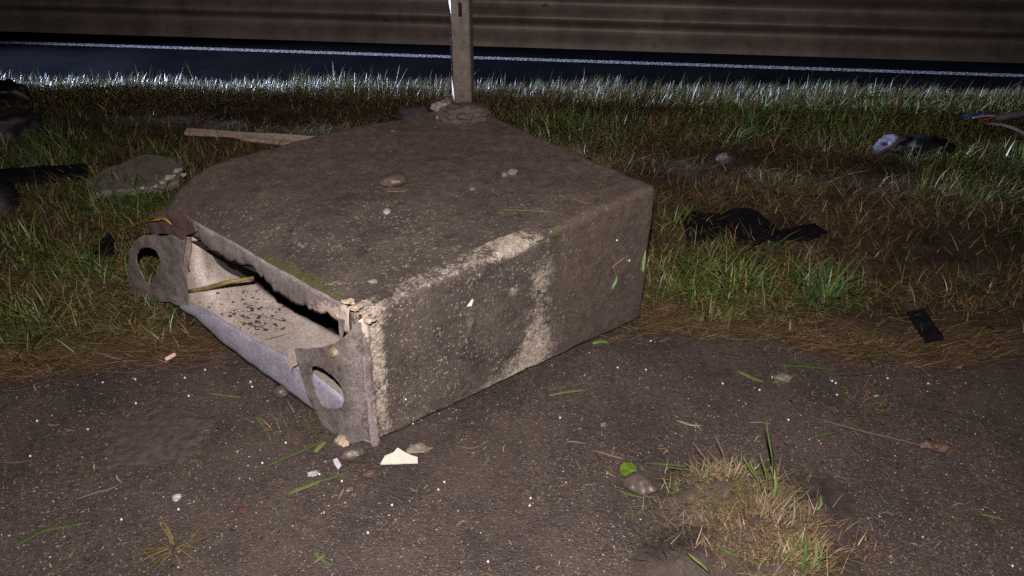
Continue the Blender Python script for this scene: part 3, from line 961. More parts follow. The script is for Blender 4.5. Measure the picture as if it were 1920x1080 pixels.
from mathutils.bvhtree import BVHTree
bvh_block = BVHTree.FromPolygons([v.co + BASE for v in block.data.vertices], [tuple(p.vertices) for p in block.data.polygons])
bvh_verge = BVHTree.FromPolygons([v.co for v in verge.data.vertices], [tuple(p.vertices) for p in verge.data.polygons])
def hit(u, v, lift=0.0):
    """the place on block, verge or path measured at this spot of the photograph"""
    o = Vector((0, 0, CAM_H)); r = ray(u, v).normalized()
    best = None
    for b in (bvh_block, bvh_verge):
        loc, nrm, idx, d = b.ray_cast(o, r)
        if loc and (best is None or d < best[1]):
            best = (loc, d, nrm)
    p = P(u, v)
    if best is None or (p - o).length < best[1] - 0.02 and p.y < float(front_y(p.x)):
        return p + Vector((0, 0, lift))
    n = best[2] if best[2].z >= -0.2 else -best[2]
    return best[0] + n * lift
def gz(x, y):
    return max(float(verge_z(x, y)), 0.0) if y > float(front_y(x)) else 0.0

# ------------------------------------------------------------------ debris
def board(name, a, b, width, thick, mat, label, cat, seed=0, roll=0.0, lift=0.0, ends=0.01, side=None):
    """a plank or bar between two places, with broken ends and slight warp"""
    d = (b - a); L = d.length; d.normalize()
    s = (side or d.cross(Vector((0, 0, 1)))).normalized()
    up = s.cross(d).normalized()
    if roll:
        q = Matrix.Rotation(roll, 3, d); s = q @ s; up = q @ up
    bm = bmesh.new()
    n = 14; rings = []
    for i in range(n + 1):
        f = i / n
        c = a + d * (L * f) + up * (lift + thick * 0.5 + 0.004 * mnoise.noise(Vector((f * 4, seed, 0))))
        ring = []
        for sx, sz in ((-1, -1), (1, -1), (1, 1), (-1, 1)):
            e = Vector((0, 0, 0))
            if i in (0, n):
                e = d * (ends * mnoise.noise(Vector((sx * 3.0, sz * 2.0 + seed, i))))
            w = 1 + 0.06 * mnoise.noise(Vector((f * 9, sx + seed, sz)))
            ring.append(bm.verts.new(c + s * (sx * width * 0.5 * w) + up * (sz * thick * 0.5) + e))
        rings.append(ring)
    for r0, r1 in zip(rings, rings[1:]):
        for k in range(4):
            bm.faces.new((r0[k], r0[(k + 1) % 4], r1[(k + 1) % 4], r1[k]))
    bm.faces.new(rings[0]); bm.faces.new(rings[-1][::-1])
    bmesh.ops.bevel(bm, geom=[e for e in bm.edges if e.calc_face_angle(0) > 0.8], offset=0.0015, segments=1, affect='EDGES')
    o = bm_obj(name, bm, mat, None, tuple(a), smooth=False)
    return tag(o, label, cat)
def slab(name, outline, z, thick, mat, label, cat, dent=0.004, tilt=None, cuts=2, seed=0, rag=1.5):
    """flat broken piece; outline measured on the level at height z, tilt(p) lifts it"""
    def fn(u, v):
        p = P(u, v, z)
        if tilt:
            p.z += tilt(p)
        return p
    pts = rough_line(outline, rag, 9, seed, True)
    cx = sum(p.x for p in pts) / len(pts); cy = sum(p.y for p in pts) / len(pts)
    o = plate(name, pts, [], fn, thick, mat, None, dent, cuts, origin=tuple(P(cx, cy, z)), back=Vector((0, 0, 1)))
    return tag(o, label, cat)

# left verge
board('wooden_plank', P(350, 250, 0.045), P(640, 268, 0.045), 0.036, 0.018, WOOD, 'long pale split wooden plank lying in the grass behind the concrete block', 'plank', 1, 0.25)
board('wooden_plank', P(455, 262, 0.04), P(572, 274, 0.04), 0.028, 0.018, WOOD, 'short wooden splinter lying just in front of the long split plank', 'plank', 5, 0.1)
slab('flat_stone_slab', [(160, 345), (205, 318), (275, 294), (322, 300), (345, 318), (335, 340), (300, 350), (240, 356), (180, 362)], 0.085, 0.03, simple('slab_grey', (0.11, 0.095, 0.086), (0.16, 0.14, 0.128), 20, 0.8, 0, 0.5), 'flat grey slab fragment with pale broken rim in the grass left of the block', 'slab fragment', 0.006, lambda p: 0.03 * (p.y - 3.0), 2, 3)
for i, (u, v, r) in enumerate([(318, 336, 0.020), (334, 322, 0.018), (305, 344, 0.016), (292, 351, 0.011), (268, 355, 0.010), (345, 330, 0.012)]):
    stone('plaster_crumb', P(u, v, 0.088), (r, r * 0.8, r * 0.55), simple('pale_plaster', (0.26, 0.23, 0.21), (0.42, 0.38, 0.35), 90, 0.85, 0, 0.8), ['white plaster crumb on the near edge of the flat grey slab fragment', 'largest white plaster crumb at the right tip of the flat grey slab', 'white plaster crumb below the slab fragment in long green grass', 'tiny pale crumb in front of the middle of the grey slab', 'tiny pale crumb nearest the left end of the grey slab', 'small pale crumb between the grey slab and the block'][i], 'crumb', 80 + i, i, 0.4, 0.2, 2)
board('black_bar', P(-60, 345, 0.05), P(168, 330, 0.06), 0.070, 0.045, BLK, 'long black plastic bar lying in the grass at the left edge', 'plastic bar', 8, 0.2)
# ribbed dark housing at the left edge
root = empty('ribbed_housing', P(10, 420, 0.02), 'dark ribbed plastic housing cut off by the left edge below the black bar', 'plastic housing')
c0 = P(-40, 400, 0.02)
bm = bmesh.new()
hb = [Vector((-0.10, -0.06, 0)), Vector((0.14, -0.05, 0)), Vector((0.15, 0.10, 0)), Vector((-0.10, 0.10, 0))]
lo = [bm.verts.new(c0 + p) for p in hb]
hi = [bm.verts.new(c0 + Vector((p.x * 0.85, p.y * 0.8 + 0.01, 0.13 - 0.02 * (p.x > 0)))) for p in hb]
for k in range(4):
    bm.faces.new((lo[k], lo[(k + 1) % 4], hi[(k + 1) % 4], hi[k]))
bm.faces.new(hi)
bmesh.ops.bevel(bm, geom=bm.edges[:], offset=0.01, segments=2, affect='EDGES')
bm_obj('shell', bm, DRK, root)
for k in range(9):
    bm = bmesh.new()
    x = -0.085 + 0.026 * k
    tube(bm, [c0 + Vector((x, -0.060, 0.01)), c0 + Vector((x * 0.88, -0.050, 0.09)), c0 + Vector((x * 0.85, -0.036, 0.125)), c0 + Vector((x * 0.85, 0.06, 0.13))], 0.005, 6)
    bm_obj('rib', bm, DRK, root)
# dark lumps near the rail on the left
def lump(name, u, v, size, mat, label, cat, seed, z=0.02, rz=0.0, rough=0.35):
    bm = stone_bm(size, seed, rough, 4, 0.6)
    for vtx in bm.verts:
        vtx.co += vtx.normal * 0.015 * mnoise.noise(vtx.co * 22)
    bmesh.ops.rotate(bm, verts=bm.verts, cent=(0, 0, 0), matrix=Matrix.Rotation(rz, 3, 'Z'))
    o = bm_obj(name, bm, mat)
    o.location = P(u, v, z) + Vector((0, 0, size[2] * 0.6))
    return tag(o, label, cat)
lump('torn_bumper_piece', 6, 192, (0.15, 0.08, 0.085), BLK, 'black torn plastic lump by the guardrail at the upper left edge', 'debris', 3, 0.02, -0.1)
lump('crumpled_trim', 14, 268, (0.14, 0.11, 0.10), DRK, 'crumpled dark trim heap between the guardrail and the black bar', 'debris', 9, 0.02, 0.4)
slab('black_shard', [(168, 470), (205, 436), (214, 448), (212, 474), (190, 476)], 0.07, 0.006, BLK, 'small black triangular plastic shard beside the holed metal flange', 'plastic shard', 0.003, lambda p: 0.0, 1, 4, 0.6)
# right verge
slab('black_plastic_panel', [(1278, 404), (1330, 394), (1400, 392), (1425, 398), (1440, 416), (1460, 424), (1500, 424), (1525, 418), (1552, 432), (1520, 444), (1480, 446), (1440, 450), (1405, 462), (1350, 450), (1290, 452)], 0.055, 0.008, BLK, 'torn flat black plastic panel lying in the grass right of the block', 'plastic panel', 0.022, None, 2, 6, 1.2)
board('black_strip', P(1716, 586, 0.045), P(1752, 640, 0.03), 0.055, 0.012, BLK, 'short black plastic strip at the verge edge on the far right', 'plastic strip', 11, 0.25)
lump('grey_foam_piece', 1672, 286, (0.085, 0.05, 0.05), GREY, 'greyish lilac crumpled piece at the left end of a black lump', 'debris', 17, 0.03, 0.1)
lump('black_casing', 1728, 288, (0.15, 0.07, 0.055), BLK, 'low black casing in the right verge behind the lilac crumpled piece', 'debris', 21, 0.03, 0.05, 0.25)
stone('dark_clod', P(1360, 305, 0.03), (0.05, 0.04, 0.03), MUD, 'dark earth clod in the brown grass behind the block', 'earth clod', 5)
# torn cable with coloured cores at the right edge
cab = empty('torn_cable', P(1905, 230, 0.05), 'torn grey cable with blue white and red cores at the right edge', 'cable')
def wire(name, pts, r, mat):
    bm = bmesh.new()
    tube(bm, resample(pts, 14), r, 8)
    return bm_obj(name, bm, mat, cab)
wire('sheath', [P(1866, 222, 0.06), P(1900, 216, 0.085), P(1960, 204, 0.11), P(2060, 195, 0.08)], 0.020, simple('grey_sheath', (0.09, 0.085, 0.095), (0.14, 0.13, 0.145), 40, 0.5, 0, 0.2))
wire('hose', [P(1850, 232, 0.05), P(1880, 234, 0.075), P(1905, 242, 0.07), P(1930, 256, 0.05), P(1990, 275, 0.04)], 0.009, simple('pale_hose', (0.20, 0.19, 0.20), (0.28, 0.27, 0.28), 40, 0.5, 0, 0.1))
BLUE = simple('blue_core', (0.03, 0.06, 0.42), (0.05, 0.10, 0.55), 30, 0.4, 0, 0)
REDC = simple('red_core', (0.42, 0.05, 0.03), (0.5, 0.08, 0.05), 30, 0.4, 0, 0)
wire('core', [P(1800, 218, 0.07), P(1815, 216, 0.085), P(1835, 213, 0.08), P(1868, 219, 0.068)], 0.0055, BLUE)
wire('core', [P(1806, 222, 0.06), P(1825, 219, 0.07), P(1838, 215, 0.075), P(1868, 220, 0.066)], 0.0050, BLUE)
wire('core', [P(1822, 221, 0.075), P(1840, 218, 0.082), P(1870, 216, 0.072)], 0.0042, WHITE)
wire('core', [P(1834, 227, 0.055), P(1850, 223, 0.065), P(1870, 219, 0.066)], 0.0050, REDC)

# ------------------------------------------------------------------ stones, chips and leaves
def lump2(name, pos, size, mat, label, cat, seed):
    bm = stone_bm(size, seed, 0.3, 5)
    for vtx in bm.verts:
        q = vtx.co
        vtx.co = q * (1 + 0.30 * mnoise.noise(q * 38 + Vector((seed, 0, 0))) + 0.14 * mnoise.noise(q * 100) + 0.07 * mnoise.noise(q * 240))
    o = bm_obj(name, bm, mat)
    o.location = Vector(pos) + Vector((0, 0, size[2] * 0.4))
    return tag(o, label, cat)
stone('round_stone', hit(740, 348), (0.040, 0.030, 0.020), STONE, 'smooth rounded wet stone sitting on top of the block', 'stone', 1, 0.1, 0.1, 0.05)
stone('mud_flake', hit(741, 358), (0.036, 0.020, 0.006), STONE3, 'thin brown mud flake just below the rounded stone on the block', 'mud flake', 2, 0, 0.25, 0.3, 2)
for u, v, sz, mt, lb, sd in [
    (960, 326, (0.018, 0.013, 0.009), STONE2, 'larger of two pale pebbles near the back of the block top', 31),
    (946, 330, (0.011, 0.010, 0.008), STONE2, 'smaller of two pale pebbles near the back of the block top', 32),
    (886, 356, (0.012, 0.009, 0.006), STONE2, 'flat pebble in the middle of the block top', 33),
    (726, 398, (0.017, 0.010, 0.005), simple('lilac_chip', (0.25, 0.24, 0.27), (0.36, 0.35, 0.38), 50, 0.5, 0, 0.3), 'pale lilac chip on the block top below the rounded stone', 34),
    (740, 378, (0.014, 0.009, 0.005), STONE3, 'reddish chip on the block top between stone and lilac chip', 35),
    (700, 530, (0.013, 0.010, 0.006), CHIP, 'pale chip on the front of the block top near the torn lip', 36),
    (738, 247, (0.010, 0.006, 0.004), STONE2, 'tiny pale chip near the far left edge of the block top', 37)]:
    stone('pebble', hit(u, v), sz, mt, lb, 'pebble', sd, sd * 0.7, 0.2, 0.3, 2)
lump2('back_rock', hit(832, 214, 0.0), (0.042, 0.035, 0.036), simple('lilac_rock', (0.10, 0.085, 0.085), (0.17, 0.15, 0.155), 25, 0.7, 0, 0.6), 'jagged grey rock on the far corner of the block in front of the post', 'rock', 12)
lump2('soil_heap', hit(868, 222, 0.0), (0.085, 0.05, 0.036), simple('loose_soil', (0.045, 0.034, 0.029), (0.085, 0.065, 0.056), 40, 0.9, 0, 1.0), 'brown soil heap on the far corner of the block under the post', 'soil heap', 14)
board('dark_rock_wedge', P(752, 219, 0.5), P(800, 212, 0.5), 0.05, 0.022, simple('slate', (0.028, 0.025, 0.03), (0.05, 0.046, 0.05), 30, 0.6, 0, 0.4), 'dark flat wedge at the far left rim of the block top', 'rock', 6, 0.2, -0.008)
stone('river_stone', P(664, 858), (0.034, 0.022, 0.018), STONE, 'smooth dark oval stone wedged under the block corner', 'stone', 3, 0.25, 0.1, 0.1)
stone('concrete_chip', P(786, 846), (0.030, 0.016, 0.010), CHIP, 'rough grey concrete chip beside the white shard at the block foot', 'chip', 15, 0.1, 0.3, 0.3)
stone('round_stone', P(530, 742), (0.024, 0.020, 0.018), STONE, 'round brown stone in the shadow under the metal lower lip', 'stone', 4, 0, 0.12, 0.2)
stone('flat_stone', P(1206, 918), (0.042, 0.032, 0.023), STONE, 'flat grey brown stone beside the torn turf clod', 'stone', 7, -0.3, 0.16, 0.2)
stone('pebble', P(1468, 714), (0.026, 0.018, 0.014), STONE2, 'pale pebble among loose green blades on the right asphalt', 'pebble', 6, 0.1, 0.15, 0.25)
stone('pebble', P(1132, 799), (0.012, 0.010, 0.008), STONE3, 'small brown pebble on the asphalt right of the block foot', 'pebble', 8, 0.1, 0.15, 0.25)
stone('pebble', P(693, 892), (0.018, 0.013, 0.010), STONE3, 'small reddish brown pebble below the white plastic shard', 'pebble', 9, 0.3, 0.15, 0.25)
stone('pebble', P(655, 918), (0.016, 0.014, 0.008), STONE, 'dull grey pebble pressed into asphalt below the oval stone', 'pebble', 10, 0.3, 0.15, 0.4)
stone('pebble', P(587, 890), (0.013, 0.010, 0.006), simple('lilac_chip', (0.25, 0.24, 0.27), (0.36, 0.35, 0.38), 50, 0.5, 0, 0.3), 'small lilac grey chip left of the block corner', 'pebble', 11, 0.3, 0.25, 0.4)
stone('glass_lump', P(333, 936), (0.011, 0.009, 0.009), simple('cloudy_glass', (0.28, 0.28, 0.34), (0.44, 0.44, 0.52), 60, 0.25, 0, 0.2), 'small cloudy glass lump on the left asphalt', 'glass lump', 13, 0.2, 0.2, 0.2)
stone('reddish_clod', P(455, 958), (0.016, 0.012, 0.006), simple('red_dirt', (0.055, 0.022, 0.018), (0.080, 0.032, 0.026), 60, 0.8, 0, 0.6), 'dark red crumb on the asphalt left of centre', 'crumb', 19, 0.2, 0.3, 0.4, 2)
stone('rusty_lump', P(1765, 842), (0.020, 0.014, 0.009), simple('orange_rust', (0.085, 0.045, 0.028), (0.14, 0.075, 0.045), 40, 0.7, 0, 0.6), 'orange brown crumb at the end of the long straw', 'crumb', 23, 0.2, 0.35, 0.3, 2)
stone('crumbled_lump', P(1738, 836), (0.020, 0.015, 0.009), STONE3, 'brown crumb left of the orange crumb on the right asphalt', 'crumb', 24, 0.6, 0.35, 0.3, 2)
slab('white_shard', [(713, 868), (722, 856), (738, 851), (746, 844), (762, 852), (783, 858), (783, 866), (750, 867)], 0.016, 0.004, WHITE, 'bright white triangular plastic shard at the foot of the block', 'plastic shard', 0.0, lambda p: 0.25 * (p.y - 1.56), 0, 2, 0.4)
bm = bmesh.new(); tube(bm, resample([P(310, 674, 0.010), P(329, 664, 0.014)], 4), [0.0065, 0.0065, 0.0065, 0.006], 10)
tag(bm_obj('pink_stub', bm, simple('pink_plastic', (0.62, 0.36, 0.34), (0.72, 0.46, 0.44), 60, 0.5, 0, 0), None, tuple(P(310, 674))), 'pale pink stub lying on the asphalt edge left of the block', 'stub')
slab('paper_scrap', [(624, 862), (632, 858), (640, 872), (634, 880), (628, 872)], 0.012, 0.003, simple('bluish_paper', (0.40, 0.40, 0.50), (0.58, 0.56, 0.58), 80, 0.7, 0, 0.2), 'small bluish white scrap below the crumbled corner of the metal base', 'scrap', 0.002, None, 1, 3, 0.5)
# green leaf
bm = bmesh.new()
lp = [(1162, 882), (1164, 872), (1172, 867), (1183, 868), (1193, 874), (1194, 882), (1184, 886), (1174, 893), (1165, 891)]
ctr = bm.verts.new(P(1177, 880, 0.006))
rg = [bm.verts.new(P(u, v, 0.005 + 0.006 * ((i * 7) % 3) / 2)) for i, (u, v) in enumerate(lp)]
for i in range(len(rg)):
    bm.faces.new((ctr, rg[i], rg[(i + 1) % len(rg)]))
bmesh.ops.subdivide_edges(bm, edges=bm.edges[:], cuts=1)
o = bm_obj('green_leaf', bm, leafmat((0.08, 0.15, 0.015)), None, tuple(P(1177, 880)), False)
o.modifiers.new('thickness', 'SOLIDIFY').thickness = 0.0008
tag(o, 'small bright green leaf on the asphalt above the flat stone', 'leaf')
# mud cakes
def mudcake(u, v, rx_, ry_, h, label, seed, mat=None, n=56):
    c = P(u, v)
    V = []; Fc = []
    for i in range(n + 1):
        for j in range(n + 1):
            a, b = i / n * 2 - 1, j / n * 2 - 1
            r = math.hypot(a, b) * (1 + 0.6 * mnoise.noise(Vector((a * 1.6, b * 1.6, seed))) + 0.5 * mnoise.noise(Vector((a * 5, b * 5, seed))) + 0.3 * mnoise.noise(Vector((a * 13, b * 13, seed))))
            e = max(0.0, 1 - r * r)
            x, y = c.x + a * rx_, c.y + b * ry_
            z = h * e * (0.7 + 0.9 * (mnoise.noise(Vector((x * 60, y * 60, seed))) * 0.5 + 0.5)) + 0.003 * mnoise.noise(Vector((x * 150, y * 150, seed))) * (e > 0) - 0.005 * (e <= 0)
            V.append((x, y, z))
    for i in range(n):
        for j in range(n):
            Fc.append((i * (n + 1) + j, (i + 1) * (n + 1) + j, (i + 1) * (n + 1) + j + 1, i * (n + 1) + j + 1))
    o = mesh_obj('mud_cake', V, Fc, mat or simple('dried_mud', (0.040, 0.030, 0.026), (0.078, 0.059, 0.050), 45, 0.85, 0, 1.0), None, tuple(c))
    return tag(o, label, 'mud')
mudcake(290, 818, 0.15, 0.13, 0.007, 'flattened brown mud cake on the asphalt left of the block', 1)

# ------------------------------------------------------------------ loose blades and straws that can be told apart
def L(pts, lift=0.003):
    return [hit(u, v, lift) for u, v in pts]
B_ = 'blade of grass'; S_ = 'straw'
for nm, pts, w, col, lab, cat in [
    ('plant_strand', [(500, 880), (560, 852), (612, 826)], 0.007, GREEN, 'long green blade pointing at the bottom corner of the metal base', B_),
    ('plant_strand', [(592, 852), (603, 840), (614, 828)], 0.012, LIME, 'broad short bright green blade at the foot of the metal base', B_),
    ('plant_strand', [(30, 1030), (85, 995), (120, 989), (160, 983)], 0.006, GREEN, 'bent green blade near the lower left corner', B_),
    ('plant_strand', [(145, 942), (190, 926), (212, 920), (228, 908)], 0.004, (0.13, 0.15, 0.14), 'thin greyish blade with upturned tip on the left asphalt', B_),
    ('plant_strand', [(476, 780), (496, 806), (510, 830)], 0.006, GREEN, 'short green blade left of the corner flange', B_),
    ('plant_strand', [(580, 912), (615, 902), (655, 885)], 0.006, GREEN, 'green blade below the bluish scrap', B_),
    ('plant_strand', [(540, 930), (575, 918), (608, 904)], 0.009, LIME, 'yellowish curled blade left below the bluish scrap', B_),
    ('plant_strand', [(1030, 746), (1062, 740), (1103, 734)], 0.007, LIME, 'yellow green blade on the asphalt along the block foot', B_),
    ('plant_strand', [(1380, 700), (1405, 708), (1432, 718)], 0.012, LIME, 'broad yellowish blade left of the pale pebble', B_),
    ('plant_strand', [(1452, 722), (1474, 712), (1498, 699)], 0.009, GREEN, 'green blade leaning on the right side of the pale pebble', B_),
    ('plant_strand', [(1466, 688), (1510, 692), (1582, 698)], 0.008, GREEN, 'long dark green blade behind the pale pebble', B_),
    ('plant_strand', [(1440, 700), (1452, 712), (1462, 728)], 0.007, GREEN, 'small dark blade in front of the pale pebble', B_),
    ('plant_strand', [(1272, 794), (1294, 798), (1318, 800)], 0.006, (0.20, 0.25, 0.17), 'pale silvery green blade right of the brown pebble', B_),
    ('plant_strand', [(1210, 874), (1270, 877), (1335, 882)], 0.005, GREEN, 'straight green blade between leaf and turf clod', B_),
    ('plant_strand', [(1146, 920), (1180, 932), (1215, 936), (1262, 928)], 0.005, GREEN, 'curved green blade passing under the flat stone', B_),
    ('plant_strand', [(958, 784), (970, 793), (982, 802)], 0.004, GREEN, 'tiny green blade near the block foot', B_),
    ('plant_strand', [(586, 1040), (602, 1050), (622, 1062)], 0.006, GREEN, 'small green sprig at the bottom edge left of centre', B_),
    ('plant_strand', [(590, 1060), (604, 1050), (612, 1044)], 0.005, LIME, 'crossing pale blade over the small bottom sprig', B_),
    ('plant_strand', [(1526, 822), (1548, 819), (1574, 814)], 0.005, GREEN, 'green blade above the long straw on the right asphalt', B_),
    ('plant_strand', [(390, 742), (420, 743), (452, 746)], 0.004, LIME, 'thin yellow green blade left of the metal lower lip', B_),
    ('plant_strand', [(1184, 618), (1194, 628), (1206, 640)], 0.010, GREEN, 'green blade sticking out under the right corner of the block', B_),
    ('plant_strand', [(1112, 648), (1126, 644), (1142, 646)], 0.014, (0.12, 0.22, 0.05), 'broad green leaf caught at the foot of the muddy block side', B_),
    ('plant_strand', [(1145, 545), (1152, 530), (1156, 516)], 0.010, (0.14, 0.24, 0.10), 'green blade stuck to the muddy side of the block', B_),
    ('plant_strand', [(1204, 514), (1206, 490), (1209, 468)], 0.008, (0.16, 0.24, 0.12), 'upright blade stuck near the right edge of the block', B_),
    ('plant_strand', [(1222, 490), (1224, 465), (1226, 440)], 0.005, (0.18, 0.22, 0.13), 'thin pale blade hanging on the right edge of the block', B_),
    ('straw', [(1146, 505), (1158, 492), (1172, 480)], 0.004, STRAW, 'short straw stuck on the muddy side above the green blade', S_),
    ('straw', [(1148, 502), (1152, 512), (1158, 524)], 0.004, STRAW, 'short straw stuck on the muddy side beside the green blade', S_),
    ('straw', [(932, 398), (985, 400), (1042, 402)], 0.007, STRAW, 'long pale straw lying across the top of the block', S_),
    ('straw', [(1070, 376), (1085, 380), (1108, 384)], 0.004, STRAW, 'short straw near the right end of the block top', S_),
    ('straw', [(1530, 790), (1620, 815), (1700, 832), (1780, 853)], 0.004, (0.17, 0.12, 0.09), 'very long thin straw on the right asphalt', S_),
    ('straw', [(1110, 850), (1140, 855), (1170, 862)], 0.004, STRAW, 'pale straw left of the green leaf', S_),
    ('straw', [(1062, 834), (1080, 833), (1100, 834)], 0.004, STRAW, 'short level straw at the right of the block foot', S_),
    ('straw', [(1404, 797), (1425, 797), (1450, 798)], 0.004, STRAW, 'level straw above the turf clod', S_),
    ('straw', [(1838, 970), (1860, 974), (1886, 979)], 0.006, LIME, 'yellowish straw near the lower right edge', S_),
    ('straw', [(0, 872), (30, 870), (62, 864)], 0.005, DRY, 'dry brown straw at the left edge of the asphalt', S_),
    ('dark_twig', [(1480, 755), (1494, 772), (1512, 787)], 0.006, (0.05, 0.035, 0.028), 'short dark twig left of the long thin straw', 'twig'),
    ('straw', [(655, 912), (642, 925), (634, 938)], 0.004, STRAW, 'short straw below the dull grey pebble', S_),
    ('straw', [(860, 840), (880, 842), (905, 838)], 0.004, DRY, 'dry straw right of the concrete chip', S_)]:
    ribbon(nm, L(pts), w, col, lab, cat)
tag(mesh_obj('glass_splinter', [tuple(hit(874, 574, 0.003)), tuple(hit(882, 558, 0.008)), tuple(hit(885, 560, 0.008)), tuple(hit(879, 570, 0.012))], [(0, 1, 2), (0, 2, 3), (0, 3, 1), (1, 3, 2)], WHITE, None, tuple(hit(874, 574)), False), 'tiny white splinter stuck to the side of the block', 'splinter')
# bent stalk resting in the tray, and dry leaf bundle on the torn scrap
bm = bmesh.new(); tube(bm, resample([F(352, 546, 0.02), F(385, 541, 0.0), F(430, 528, -0.03), F(475, 521, -0.10)], 10), [0.005, 0.006, 0.006, 0.007, 0.007, 0.007, 0.007, 0.006, 0.006, 0.006], 8)
tag(bm_obj('plant_stalk', bm, simple('yellow_stalk', (0.13, 0.10, 0.03), (0.25, 0.19, 0.07), 50, 0.6, 0, 0.3), None, tuple(F(352, 546, 0.02))), 'yellowish plant stalk lying across the beige metal tray', 'stalk')
for pts, lab in (([(222, 440), (245, 424), (270, 414), (300, 411)], 'golden dry leaf blade draped over the torn brown scrap'), ([(262, 418), (290, 410), (318, 414), (322, 422)], 'curled golden blade on top of the torn brown scrap')):
    ribbon('dry_blade', [F(u, v, 0.050) for u, v in pts], 0.012, (0.30, 0.19, 0.05), lab, B_)

# repeats too alike to tell apart: straw bits and white beads
proto = None
for k in range(150):
    u, v = random.uniform(-60, 1980), 690 + 400 * random.random() ** 0.9
    p = P(u, v)
    if p.y > float(front_y(p.x)) - 0.05:
        continue
    if 330 < u < 1250 and v < 600 + abs(u - 700) * -0.2 + 250:
        continue
    if k % 8 == 0 or proto is None:
        a = random.uniform(0, 6.28); l_ = random.uniform(0.012, 0.045)
        pts = [Vector((0, 0, 0.002)), Vector((math.cos(a) * l_ * 0.5, math.sin(a) * l_ * 0.5, 0.005)), Vector((math.cos(a + 0.3) * l_, math.sin(a + 0.3) * l_, 0.002))]
        proto = ribbon('straw_bit', pts, random.uniform(0.0018, 0.0035), random.choice([STRAW, STRAW, DRY, LIME, GREEN]), 'short thin plant bit scattered loose on the dark asphalt', 'plant bit', None, 'plant bits on the asphalt')
        o = proto
    else:
        o = proto.copy(); C.objects.link(o)
    o.location = p; o.rotation_euler = (0, 0, random.uniform(0, 6.28))
bead_px = [(193, 718), (254, 712), (347, 709), (385, 694), (354, 743), (255, 757), (165, 806), (57, 856), (470, 717), (473, 726), (492, 869), (536, 831), (335, 956), (228, 975), (599, 890), (641, 903), (833, 905), (822, 919), (735, 948), (995, 935), (993, 949), (1050, 784), (1158, 690), (1211, 694), (1302, 623), (1311, 622), (1355, 720), (1424, 732), (1448, 708), (1560, 715), (1567, 719), (1664, 710), (1640, 744), (1569, 741), (1478, 788), (1536, 645), (1645, 743), (1371, 869), (1343, 878), (1250, 879), (1397, 985), (1898, 1062), (915, 1054), (1306, 929), (1296, 929), (500, 600), (1179, 488), (1156, 450), (760, 748), (774, 795), (1220, 640), (1390, 470), (1430, 430), (1800, 690), (1740, 720), (690, 1000), (410, 660), (70, 790)]
bp = None
BEAD = simple('white_bead', (0.50, 0.50, 0.50), (0.62, 0.62, 0.62), 20, 0.4, 0, 0)
for u, v in bead_px:
    p = hit(u, v, 0.002)
    if bp is None:
        bm = bmesh.new(); bmesh.ops.create_icosphere(bm, subdivisions=2, radius=0.0031)
        for vtx in bm.verts:
            vtx.co *= 1 + 0.15 * mnoise.noise(vtx.co * 300)
        bp = bm_obj('white_bead', bm, BEAD)
        tag(bp, 'tiny round white bead scattered over asphalt, grass and block', 'bead', 'white beads')
        o = bp
    else:
        o = bp.copy(); C.objects.link(o)
    o.location = p

